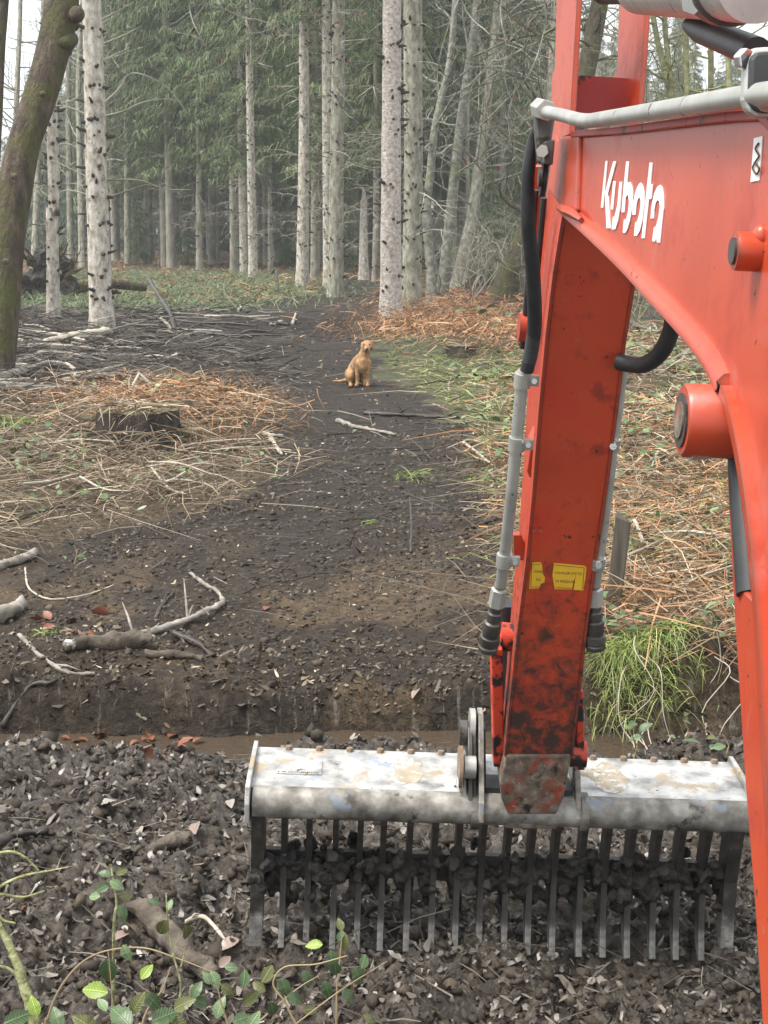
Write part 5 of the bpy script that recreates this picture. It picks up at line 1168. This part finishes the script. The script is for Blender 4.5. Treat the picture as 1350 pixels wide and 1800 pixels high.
stick([(478, 503, .35), (486, 505, .5), (489, 520, 0)], .035, 'wood_dark', 'dark arched bough at the end of the grass', 'branch', 'branch', seed=22)
stick([(514, 572), (517, 562), (520, 553)], .03, 'wood_pale', 'pale upright splinter in the mud before the path trees', seed=23)
stick([(722, 972), (723, 950, .05), (720, 925, .17)], .008, 'wood_dark', 'single dark twig standing upright in the mud', seed=24)
stick([(1085, 690), (1130, 705), (1165, 718), (1205, 732)], .035, 'bark_hazel', 'mossy green branch lying on the right bank', 'branch', 'branch', seed=25, forks=2)
stick([(1100, 655), (1150, 660), (1210, 668)], .012, 'wood_pale', 'thin pale branch across the bank behind the hose', 'branch', 'branch', seed=26, forks=2)
stick([(1170, 1082), (1215, 1088), (1268, 1096)], .006, 'wood_pale', 'straight pale stalk lying on the right bank', 'stalk', 'stalk', seed=27)
stick([(815, 900), (850, 888), (886, 880)], .012, 'wood_grey', 'grey twig in the litter beside the service pipe', seed=28, forks=2)
stick([(830, 930), (860, 918), (888, 912)], .012, 'wood_dark', 'dark twig in the litter beside the service pipe', seed=29, forks=1)
stick([(815, 780), (840, 800), (868, 822)], .014, 'wood_pale', 'pale stick on the verge by the upper pipe clamp', seed=30, forks=1)
# bottom log and small debris near the rake
stick([(236, 1598), (280, 1640), (330, 1690), (378, 1722)], .028, 'wood_brown', 'lichen-white log half buried in the mud by the brambles', 'log', 'log', seed=31, ends=[.026, .034, .032, .022])
stick([(325, 1625), (360, 1640), (405, 1665)], .008, 'wood_pale', 'thin pale root stick between the log and the rake', seed=32, forks=1)
stick([(262, 1500), (300, 1492), (336, 1490)], .02, 'wood_brown', 'brown splintered wood chunk in the churned mud', 'chunk', 'wood_chunk', seed=33, ends=[.012, .026, .016])
stick([(-10, 1490), (30, 1482), (86, 1468)], .016, 'wood_dark', 'black stick pressed into the mud at the left', seed=34)
# buried log on the left bank
stick([(110, 1150), (180, 1140), (235, 1136), (272, 1140)], .05, 'wood_brown', 'mud-covered log on the ditch bank', 'log', 'log', seed=35, ends=[.024, .036, .034, .022])
stick([(255, 1155), (300, 1158), (358, 1162)], .022, 'wood_brown', 'thinner brown log end beside the mud-covered one', 'log', 'log', seed=36, ends=[.016, .016, .012])
# stalks propped over the stump
for k, (a, b, h0, h1, lab) in enumerate((((180, 790), (246, 700), .02, .26, 'pale dry stalk propped up against the left stump'), ((370, 785), (246, 700), .02, .26, 'brown dry stalk leaning across the stump top'), ((120, 752), (170, 722), .04, .12, 'dark twig lying by the left side of the stump'), ((175, 800), (215, 745), .02, .2, 'second pale stalk leaning beside the propped one'))):
    p, q = on(*a, h0), on(*b, h1)
    tag(MB().tube([p, (p+q)/2+Vector((0, 0, .015)), q], [.020, .017, .012], 6, k=4).build('stalk', ('wood_pale', 'wood_grey', 'wood_dark', 'wood_pale')[k], smooth=True), lab, 'stalk')
# loose brash: individual sticks
rs = random.Random(42)
for k in range(70):
    px, py = rs.uniform(-60, 300), rs.uniform(575, 705)
    if rs.random() < .3: px, py = rs.uniform(230, 500), rs.uniform(545, 600)
    g = on(px, py); a = rs.gauss(0.25, .6) if rs.random() < .75 else rs.uniform(0, 3.14); L = rs.uniform(.35, 1.5); r = rs.uniform(.012, .034)
    p = []
    n = 4
    for i in range(n):
        t = (i/(n-1)-.5)*L; x, y = g.x+math.cos(a)*t+rs.gauss(0, .03), g.y+math.sin(a)*t*1.6+rs.gauss(0, .03); p.append(Vector((x, y, hz(x, y)+r*.7+rs.uniform(0, .06))))
    c = rs.choice([('wood_grey', 'weathered grey stick in the brash before the white trunk'), ('wood_pale', 'pale stripped stick in the brash before the white trunk'), ('wood_dark', 'dark wet stick in the brash before the white trunk')])
    tag(MB().tube(p, [r, r*.95, r*.8, r*.55], 6, k=3, jit=.1).build('stick', c[0], smooth=True), c[1], 'stick', {'wood_grey': 'grey sticks of the brash', 'wood_pale': 'pale sticks of the brash', 'wood_dark': 'dark sticks of the brash'}[c[0]])
for k in range(26):
    px, py = rs.choice([(rs.uniform(1090, 1290), rs.uniform(740, 1060)), (rs.uniform(40, 430), rs.uniform(800, 900))]); g = on(px, py); a = rs.uniform(0, 6.28); L = rs.uniform(.3, .7)
    p = [Vector((g.x+math.cos(a)*t*L, g.y+math.sin(a)*t*L, hz(g.x+math.cos(a)*t*L, g.y+math.sin(a)*t*L)+.05+rs.uniform(0, .12))) for t in (-.5, 0, .5)]
    s = px > 700
    tag(MB().tube(p, [.009, .008, .004], 5, k=3).build('stalk', 'wood_pale'), 'thick dry stalk among the straw of the right bank' if s else 'thick dry stalk in the straw in front of the stump', 'stalk', 'thick stalks of the right bank' if s else 'thick stalks before the stump')
# stumps
def stump(px, py, wpx, hpx, label, seed):
    g = on(px, py); d = (g-CP).dot(CF); R0 = wpx/FPX*d/2; h = hpx/FPX*d; rs = random.Random(seed); n = 26
    root = thing('tree_stump', label, 'stump', g); mb = MB(); rings = []
    for z, f in ((-.15, 1.25), (.0, 1.12), (h*.35, 1.0), (h*.8, .97), (h, .95)):
        rings.append([g+Vector((math.cos(a)*R0*f*(1+.07*math.sin(5*a+seed)*.5+rs.uniform(-.03, .03)), math.sin(a)*R0*f*(1+.07*math.sin(5*a+seed)+rs.uniform(-.03, .03)), z+(rs.uniform(-.007, .007) if z == h else 0))) for a in np.linspace(0, 6.2832, n+1)[:-1]])
    vs = [v for r in rings for v in r]; m = len(rings)
    mb.add(vs, [[i*n+j, i*n+(j+1) % n, (i+1)*n+(j+1) % n, (i+1)*n+j] for i in range(m-1) for j in range(n)]); mb.build('bark', 'stump_wood', root, smooth=True)
    top = MB(); c = g+Vector((0, 0, h+.01)); top.add([c]+[v+(c-v)*.02+Vector((0, 0, -.002)) for v in rings[-1]], [[0, 1+j, 1+(j+1) % n] for j in range(n)]); top.build('cut_face', 'stump_top', root)
stump(242, 780, 150, 60, 'low mossy-topped stump half hidden in straw left of the path', 1)
stump(808, 622, 56, 15, 'small dark stump among the bracken right of the dog', 2)
stump(955, 498, 26, 8, 'tiny far stump behind the bracken patch', 3)
# dead stalks fallen over the left stump
def over_stump():
    g_ = np.random.default_rng(12); c = on(242, 780); n = 420; a = g_.uniform(0, 6.283, n); r = g_.uniform(0, .5, n)
    x = c.x+np.cos(a)*r; y = c.y+np.sin(a)*r; z = c.z+np.where(r < .38, .30, .12)+g_.uniform(0, .03, n); b = g_.uniform(0, 6.283, n); L = g_.uniform(.1, .45, n)
    V, Fa, m = ribbons(np.stack([x, y, z], 1), np.stack([np.cos(b), np.sin(b), g_.uniform(-.15, .25, n)], 1), L, g_.uniform(.006, .014, n), np.stack([np.zeros(n), np.zeros(n), -L*g_.uniform(.1, .7, n)], 1), (1, .9, .6, .3), g_)
    tag(link('fallen_stalks', npmesh('fallen_stalks', V, Fa, np.repeat(g_.beta(1.5, 1.5, n), m)), 'straw'), kind='stuff')
over_stump()
# wooden stake
def stake():
    g = on(1070, 1115); d = (g-CP).dot(CF); t0 = P(1082, 908, d-.05); t1 = P(1108, 918, d-.05); b0 = P(1054, 1112, d)-Vector((0, 0, .12)); b1 = P(1079, 1118, d)-Vector((0, 0, .12)); dv = Vector((.012, .045, 0))
    o = MB().add([b0, b1, b1+dv, b0+dv, t0, t1, t1+dv+Vector((0, 0, -.01)), t0+dv+Vector((0, 0, .02))], [[0, 1, 2, 3], [4, 5, 6, 7], [0, 1, 5, 4], [1, 2, 6, 5], [2, 3, 7, 6], [3, 0, 4, 7]]).build('wooden_stake', 'stake', bevel=.003)
    tag(o, 'square brown wooden stake leaning in the bank beside the dipper arm', 'stake')
stake()
# ------------------------------------------------------------------ leaves
def leaf_mesh(name, ln, wd, fold=.25, curl=.2, seed=0, serr=.06, nseg=14):
    rs = random.Random(seed); v = []; f = []
    for i in range(nseg+1):
        t = i/nseg; w = wd*.5*(math.sin(math.pi*min(1, t*.96+.02))**.75)*(1-.25*t)*(1+rs.uniform(-serr, serr)+(serr if i % 2 else -serr)); zc = -curl*ln*t*t
        v += [(-w, ln*t, zc+fold*w), (0, ln*t, zc), (w, ln*t, zc+fold*w*rs.uniform(.6, 1.3))]
    for i in range(nseg):
        a = i*3; f += [[a, a+1, a+4, a+3], [a+1, a+2, a+5, a+4]]
    me = bpy.data.meshes.new(name); me.from_pydata(v, [], f); me.update(); me.polygons.foreach_set('use_smooth', [True]*len(f)); return me
def with_mat(me, m):
    c = me.copy(); c.materials.append(MAT[m]); return c
FL = [leaf_mesh('leaf', 1, .72, .35, .35, s, .05) for s in (1, 2, 3)]
FLM = {m: [with_mat(q, m) for q in FL] for m in ('leaf_rust', 'leaf_pink', 'leaf_grey', 'leaf_green', 'leaf_lime', 'leaf_pale', 'leaf_olive')}
def fallen(px, py, size, m, label, group=None, z=None, tilt=.35):
    p = on(px, py); o = bpy.data.objects.new('fallen_leaf', rs.choice(FLM[m])); COL.objects.link(o)
    o.location = (p.x, p.y, (p.z if z is None else z)+.008); o.scale = (size,)*3; o.rotation_euler = (rs.gauss(0, tilt), rs.gauss(0, tilt), rs.uniform(0, 6.28)); tag(o, label, 'leaf', group)
for (px, py, s, m, lab) in ((737, 1226, .055, 'leaf_pink', 'pinkish oval leaf stuck on the cut bank face'), (554, 1250, .05, 'leaf_pink', 'folded pink leaf low on the bank face'), (222, 1200, .075, 'leaf_rust', 'curled rust-brown leaf by the forked twig'),
                            (532, 1104, .05, 'leaf_rust', 'small orange leaf on the brown soil of the bank'), (345, 1452, .06, 'leaf_pink', 'reddish leaf in the mud left of the rake'), (178, 1432, .05, 'leaf_grey', 'round grey leaf lying on churned mud'),
                            (180, 1605, .06, 'leaf_rust', 'red-brown curled leaf above the brambles'), (225, 1645, .05, 'leaf_pink', 'pale pink leaf beside the lichen-white log'), (420, 1665, .06, 'leaf_pink', 'long torn brown leaf under the rake end'),
                            (46, 1600, .03, 'leaf_rust', 'small dark red leaf in the mud at the left'), (395, 1200, .04, 'leaf_rust', 'dark rust leaf at the top of the streaked bank'), (650, 1632, .04, 'leaf_pink', 'orange-pink leaf seen between the rake tines'),
                            (465, 1075, .05, 'leaf_rust', 'orange-brown leaf in the litter at the bank top'), (1190, 1500, .10, 'leaf_grey', 'large pale leaf scrap behind the rake tines')):
    fallen(px, py, s, m, lab)
for k in range(26): fallen(rs.uniform(40, 340), rs.uniform(1258, 1300), rs.uniform(.035, .06), 'leaf_rust', 'wet rust-brown leaf floating at the edge of the ditch water', 'rust leaves in the ditch water', z=-.128, tilt=.2)
for k in range(12): fallen(285+rs.gauss(0, 14), 1322+rs.gauss(0, 8), rs.uniform(.04, .065), 'leaf_rust', 'crisp brown leaf in the clump at the water edge', 'leaf clump at the water edge', tilt=.9)
for k in range(16): fallen(rs.uniform(20, 200), rs.uniform(1080, 1125), rs.uniform(.05, .08), 'leaf_rust', 'orange leaf in the drift behind the mud-covered log', 'orange leaf drift on the bank', tilt=.5)
for k in range(16): fallen(rs.uniform(0, 430), rs.uniform(1360, 1640), rs.uniform(.025, .05), 'leaf_grey', 'grey wet leaf scrap on the churned mud', 'grey leaf scraps on the mud')
# ------------------------------------------------------------------ foreground brambles
def plant(name, label, stem_px, d, leaves, stem_mat='stem_red', r=.0028, extra=None):
    """stem_px polyline at depth d; leaves: (px, py, size, material, angle in the picture plane)"""
    pts = [P(x, y, d) for x, y in stem_px]; b = pts[0]; gz = hz(b.x, b.y); root = thing(name, label, 'plant', (b.x, b.y, gz))
    if b.z > gz+.02: pts = [Vector((b.x-.02, b.y+.02, gz-.03))]+pts
    m = len(pts); MB().tube(pts, [r*(1-.6*i/(m-1)) for i in range(m)], 7, k=5).build('stem', stem_mat, root, smooth=True)
    for st in (extra or []):
        q = [P(x, y, d) for x, y in st]; MB().tube(q, [r*.6, r*.45, r*.25][:len(q)] if len(q) <= 3 else [r*.6*(1-.7*i/(len(q)-1)) for i in range(len(q))], 6, k=4 if len(q) > 2 else 1).build('side_stem', stem_mat, root, smooth=True)
    for (x, y, s, mt, ang) in leaves:
        o = link('leaf', rs.choice(FLM[mt]), None, root); o.matrix_parent_inverse = Matrix.Identity(4)
        q = P(x, y, d+rs.uniform(-.03, .03))-root.location; yv = (CU*math.cos(ang)+Vector((1, 0, 0))*math.sin(ang)-CF*rs.uniform(-.5, .5)).normalized(); nv = (-CF+CU*rs.uniform(.2, .9)+Vector((rs.uniform(-.5, .5), 0, 0))); xv = yv.cross(nv).normalized(); zv = xv.cross(yv)
        s *= .72
        M = Matrix((xv, yv, zv)).transposed().to_4x4(); M.translation = q-yv*s*.5; o.matrix_basis = M @ Matrix.Diagonal((s, s, s, 1))
    return root
pi = math.pi
plant('bramble_plant', 'arching bramble stem with one lime-green leaf at its foot', [(80, 1830), (84, 1790), (104, 1740), (140, 1695), (185, 1672), (250, 1666), (310, 1684), (372, 1708)], 2.95,
      [(166, 1740, .075, 'leaf_lime', -1.4), (190, 1708, .075, 'leaf_green', pi), (222, 1676, .048, 'leaf_pale', 2.8), (257, 1708, .045, 'leaf_lime', .6), (255, 1712, .04, 'leaf_olive', 2.5), (378, 1722, .048, 'leaf_pale', 2.6), (395, 1690, .04, 'leaf_pink', .8), (408, 1700, .04, 'leaf_pale', 1.6)], extra=[[(190, 1672), (192, 1690), (198, 1765)], [(222, 1668), (222, 1660)]])
plant('bramble_plant', 'low dark green bramble with broad leaves at the bottom edge', [(240, 1850), (250, 1800), (262, 1770), (285, 1740), (300, 1700)], 2.8,
      [(212, 1785, .085, 'leaf_green', -.9), (240, 1765, .06, 'leaf_olive', .4), (290, 1785, .07, 'leaf_green', 1.2), (270, 1760, .055, 'leaf_green', 2.4), (320, 1765, .06, 'leaf_olive', .9), (180, 1765, .04, 'leaf_pale', -.6), (345, 1740, .045, 'leaf_green', .4), (310, 1800, .07, 'leaf_olive', 2), (150, 1800, .07, 'leaf_olive', -1), (100, 1790, .06, 'leaf_green', -.4), (30, 1790, .07, 'leaf_green', 1.2), (60, 1770, .05, 'leaf_lime', -.3)])
plant('bramble_plant', 'bramble sprig with drooping olive leaf over the buried log', [(300, 1840), (318, 1740), (305, 1680), (295, 1620), (292, 1570)], 2.95,
      [(330, 1640, .055, 'leaf_olive', 2.9), (285, 1632, .055, 'leaf_olive', -2.7), (298, 1590, .03, 'leaf_pale', .2), (272, 1585, .03, 'leaf_green', -1.1)], 'stem_lichen', .003, [[(318, 1700), (328, 1660)]])
plant('nettle_plant', 'small pale nettle-like sprig rising from the mud above the log', [(200, 1640), (205, 1590), (198, 1540), (195, 1520)], 3.25,
      [(185, 1535, .04, 'leaf_green', -1.2), (212, 1532, .035, 'leaf_olive', 1.2), (180, 1560, .045, 'leaf_green', -1.9), (205, 1555, .045, 'leaf_pale', 2.0), (215, 1605, .05, 'leaf_green', 2.7), (165, 1575, .04, 'leaf_pale', -1.6), (222, 1575, .04, 'leaf_olive', 1.5)], 'stem_lichen', .004)
plant('bramble_plant', 'pale-leaved bramble bending over at the mud left of the tines', [(420, 1860), (400, 1800), (388, 1760), (380, 1725)], 2.85,
      [(385, 1772, .055, 'leaf_pale', .2), (350, 1760, .05, 'leaf_green', -1.0), (340, 1745, .04, 'leaf_olive', -.4), (425, 1790, .05, 'leaf_green', 1.2), (440, 1755, .05, 'leaf_olive', .9), (365, 1720, .035, 'leaf_pale', -.4), (430, 1720, .045, 'leaf_green', .2), (400, 1740, .04, 'leaf_olive', 2.2), (445, 1795, .05, 'leaf_pale', .6)])
plant('bramble_plant', 'tangled dark bramble in front of the rake tines', [(560, 1860), (520, 1800), (500, 1760), (480, 1730), (500, 1700), (555, 1695), (610, 1680)], 2.9,
      [(470, 1712, .05, 'leaf_olive', .6), (500, 1735, .05, 'leaf_green', 2.8), (520, 1755, .05, 'leaf_green', 2.0), (455, 1735, .04, 'leaf_olive', -1), (540, 1720, .045, 'leaf_green', 2.6), (575, 1740, .05, 'leaf_green', 2.9), (590, 1705, .05, 'leaf_green', 3.0), (630, 1715, .05, 'leaf_green', 2.7), (612, 1750, .045, 'leaf_green', 2.4), (480, 1775, .05, 'leaf_green', 2.9), (545, 1775, .04, 'leaf_olive', 1.5), (650, 1790, .035, 'leaf_olive', 2), (640, 1690, .04, 'leaf_green', .4)], extra=[[(520, 1800), (600, 1740), (680, 1690)], [(450, 1800), (520, 1740), (560, 1715)]])
plant('bramble_plant', 'bramble tip with green leaves held before the tines', [(590, 1830), (592, 1740), (598, 1680), (602, 1630)], 2.95,
      [(598, 1625, .035, 'leaf_olive', -.2), (604, 1655, .05, 'leaf_olive', pi), (552, 1660, .045, 'leaf_lime', -1.5), (598, 1645, .03, 'leaf_green', .3), (585, 1690, .06, 'leaf_green', 2.9)], r=.0025)
# lichen-covered branch at the bottom-left corner
b0 = thing('lichen_branch', 'yellow-green lichen-covered branch standing at the brambles', 'branch', P(62, 1850, 2.85))
MB().tube([P(70, 1860, 2.85), P(62, 1800, 2.85), P(42, 1730, 2.86), (P(18, 1665, 2.87)), P(-6, 1620, 2.88), P(-40, 1560, 2.9)], [.012, .0115, .010, .008, .006, .004], 9, k=5, jit=.14).build('stem', 'stem_lichen', b0, smooth=True)
for q in ([(45, 1735), (20, 1706), (0, 1698), (-20, 1694)], [(20, 1668), (36, 1700), (42, 1740)], [(-30, 1575), (0, 1572), (40, 1577), (78, 1566)], [(-30, 1590), (0, 1559), (40, 1540), (90, 1530), (136, 1521)], [(-20, 1505), (18, 1497), (45, 1508), (68, 1530)], [(-10, 1600), (5, 1618), (27, 1623)]):
    MB().tube([P(x, y, 2.9) for x, y in q], [.0042*(1-.6*i/3) for i in range(len(q))], 6, k=5).build('side_branch', 'stem_lichen', b0, smooth=True)
# ------------------------------------------------------------------ grass tuft and plants hanging over the ditch on the right
def tuft(cx, cy, n, label, spread, L, mat, seed, lift=.0):
    g_ = np.random.default_rng(seed); p = on(cx, cy); d = (p-CP).dot(CF); s = d/FPX
    x = p.x+g_.normal(0, spread[0]*s, n); y = p.y+g_.normal(0, spread[1]*s*2.2, n); z = H(x, y)+g_.uniform(0, lift+.001, n); a = g_.normal(-1.57, 1.1, n)
    dr = np.stack([np.cos(a)*.6, np.sin(a)*.6, g_.uniform(.25, 1.3, n)], 1); ln = g_.uniform(.5, 1.1, n)*L; b = np.stack([np.cos(a)*ln*.4, np.sin(a)*ln*.4, -ln*g_.uniform(.4, 1.3, n)], 1)
    V, Fa, m = ribbons(np.stack([x, y, z], 1), dr, ln, g_.uniform(.003, .006, n), b, (1, .95, .75, .4, .1), g_)
    o = link('grass_tuft', npmesh('grass_tuft', V, Fa, np.repeat(g_.beta(2, 1.8, n), m)), mat); tag(o, label, 'grass'); return o
def hanging_tuft(xc, sx, n, label, seed):
    g_ = np.random.default_rng(seed); x = g_.normal(xc, sx, n); yb = bank_edge(x); y = yb+g_.uniform(.02, .26, n); z = H(x, y)+.005; a = g_.normal(-1.45, .8, n); ln = g_.uniform(.06, .16, n)
    dr = np.stack([np.cos(a)*.7, np.sin(a)*.7, g_.uniform(.3, 1.2, n)], 1); b = np.stack([np.cos(a)*ln*.4, np.sin(a)*ln*.4, -ln*g_.uniform(.5, 1.5, n)], 1)
    V, Fa, m = ribbons(np.stack([x, y, z], 1), dr, ln, g_.uniform(.0025, .005, n), b, (1, .95, .75, .4, .1), g_)
    tag(link('grass_tuft', npmesh('grass_tuft', V, Fa, np.repeat(g_.beta(1.6, 1.3, n), m)), 'grass'), label, 'grass')
hanging_tuft(1.09, .085, 620, 'bright green grass tuft hanging over the ditch edge', 1)
tuft(1090, 1150, 420, 'smaller grass tuft at the foot of the wooden stake', (20, 8), .12, 'grass', 2, .03)
hanging_tuft(.93, .05, 260, 'thin grass fringe beside the dark ditch hollow', 3)
tuft(725, 840, 60, 'little green grass clump on the dark path', (16, 9), .22, 'grass', 4)
tuft(652, 918, 40, 'tiny yellow-green weed on the brown soil', (10, 5), .08, 'grass', 5)
tuft(862, 845, 200, 'green moss-like grass patch left of the pipe', (22, 8), .08, 'grass', 6)
tuft(25, 745, 260, 'green fern-like clump at the left of the straw heap', (24, 10), .25, 'grass', 7)
tuft(85, 1112, 60, 'short green shoots by the mud-covered log', (14, 5), .07, 'grass', 8)
for k, (cx, cy, n) in enumerate(((1250, 1150, 12), (1110, 1165, 8), (1225, 920, 10), (1265, 1010, 9), (1110, 1340, 6), (1270, 1340, 6), (1040, 1155, 6), (120, 845, 12), (30, 835, 12), (840, 600, 10), (130, 990, 5), (1190, 960, 8), (1205, 1170, 7))):
    lab = ('glossy bramble leaves at the edge of the bank bracken', 'bramble sprig hanging above the dark ditch hollow', 'bramble leaves high on the straw bank', 'bramble leaves beside the boom cylinder guard', 'pale bramble leaf spray in the ditch hollow', 'dark bramble leaves at the ditch behind the rake', 'ivy-like leaves below the right quick coupler', 'green bramble leaves in front of the stump', 'bramble patch left of the straw heap', 'leafy bramble beside the small dark stump', 'green seedling leaves below the straw heap', 'bramble leaves above the fallen pale stalk', 'round green leaves amid the bank bracken')[k]
    p = on(cx, cy); root = thing('bramble_plant', lab, 'plant', p); d = (p-CP).dot(CF); s = d/FPX; sc = max(1.0, d/8)
    top = p+Vector((0, 0, .10*sc)); MB().tube([p-Vector((0, 0, .02)), p+Vector((.02, 0, .06*sc)), top], [.004, .003, .002], 5).build('stem', 'stem_red', root)
    for j in range(n):
        o = link('leaf', rs.choice(FLM[rs.choice(['leaf_green', 'leaf_green', 'leaf_pale', 'leaf_olive'])]), None, root); o.matrix_parent_inverse = Matrix.Identity(4); o.location = (rs.gauss(0, 18*s), rs.gauss(0, 18*s), rs.uniform(.03, .16)*sc); q = rs.uniform(.035, .06)*sc; o.scale = (q, q, q); o.rotation_euler = (rs.gauss(.3, .4), rs.gauss(0, .4), rs.uniform(0, 6.28))
# hanging roots and stalks over the dark hollow
for k in range(18):
    x = rs.uniform(1040, 1290); p = on(x, rs.uniform(1180, 1260)); q = [p+Vector((0, 0, .05)), p+Vector((rs.uniform(-.05, .05), -.12, .02)), p+Vector((rs.uniform(-.1, .1), -.2, -.12)), p+Vector((rs.uniform(-.12, .12), -.22, -.26))]
    tag(MB().tube(q, [.0026, .0023, .002, .001], 5, k=4).build('stalk', 'wood_pale', smooth=True), 'thin dry stalk hanging over the ditch hollow', 'stalk', 'stalks hanging over the ditch')
# ------------------------------------------------------------------ the dog
MAT['coat'] = pm('golden_coat', [(0.17, 0.085, 0.034), (0.31, 0.175, 0.075), (0.48, 0.31, 0.155)], 18, 6, 0.8, bs=.8, bscale=110, bd=.005)
MAT['nose'] = pm('dog_nose', [(0.012, 0.010, 0.010), (0.02, 0.016, 0.015)], 40, 3, 0.35)
def dog():
    g = on(636, 680); root = thing('dog', 'golden-red dog sitting on the dark path facing the excavator', 'dog', g); mb = MB()
    def V(x, y, z): return g+Vector((x, y, z))
    def chain(pts, k=6): mb.tube([V(*p[:3]) for p in pts], [p[3] for p in pts], 12, k=k); [mb.ball(V(*p[:3]), p[3], (1, 1, 1), 12, 8) for p in (pts[0], pts[-1])]
    # trunk from rump to chest, neck, skull
    chain([(-.14, .25, .12, .105), (-.10, .18, .19, .112), (-.04, .09, .27, .108), (.01, .03, .33, .098), (.03, .01, .38, .078), (.05, -.005, .43, .064), (.065, -.015, .47, .058)])
    mb.ball(V(.02, -.03, .27), .085, (1, .8, 1.25), 12, 8)
    mb.ball(V(.072, -.02, .505), .068, (1.0, 1.05, .88), 14, 10)                 # skull
    chain([(.078, -.065, .487, .043), (.088, -.115, .468, .036), (.092, -.145, .462, .030)], 4)     # muzzle
    for s, ex, ey in ((-1, .010, -.005), (1, .135, -.002)):                     # ears
        mb.ball(V(ex, ey, .515), .028, (.75, 1.0, 1.0), 10, 8); mb.ball(V(ex-.006*(-s), ey-.012, .478), .030, (.5, .95, 1.35), 10, 8)
    for s in (-1, 1):                                                           # fore legs
        cx = .012+s*.062
        chain([(cx, .01, .29, .052), (cx, .0, .22, .040), (cx+s*.004, -.01, .15, .030), (cx+s*.004, -.012, .07, .025), (cx+s*.006, -.02, .032, .027)])
        mb.ball(V(cx+s*.008, -.05, .022), .030, (.95, 1.25, .75), 10, 8)
    mb.ball(V(-.165, .14, .125), .098, (.75, 1.15, 1.05), 12, 8)                 # near thigh
    chain([(-.165, .10, .14, .075), (-.150, .02, .13, .052), (-.155, .03, .07, .036)])
    chain([(-.165, .16, .035, .034), (-.150, .05, .026, .028), (-.135, -.035, .022, .027)]); mb.ball(V(-.128, -.06, .02), .028, (1, 1.2, .75), 10, 8)
    mb.ball(V(-.02, .22, .115), .095, (.8, 1.1, 1), 12, 8)                      # far thigh
    chain([(.0, .15, .09, .06), (.03, .06, .07, .04), (.03, .02, .026, .026)])
    chain([(-.20, .29, .06, .036), (-.27, .29, .045, .028), (-.34, .27, .035, .022), (-.42, .25, .04, .012)])    # tail
    me = remeshed(mb, .011, 3); me.materials.clear(); link('body', me, 'coat', root, True)
    MB().ball(V(.0935, -.172, .470), .0155, (1.1, .8, .85), 10, 8).build('nose', 'nose', root, smooth=True)
    for dx in (-.030, .034): MB().ball(V(.076+dx, -.083, .512), .012, (1, .7, 1), 10, 8).build('eye', 'nose', root, smooth=True)
    MB().tube([V(.062, -.150, .447), V(.090, -.176, .450), V(.116, -.150, .447)], .004, 5, k=4).build('mouth', 'nose', root)
    root.rotation_euler = (0, 0, math.radians(-9)); root.scale = (.88, .88, .92)
dog()
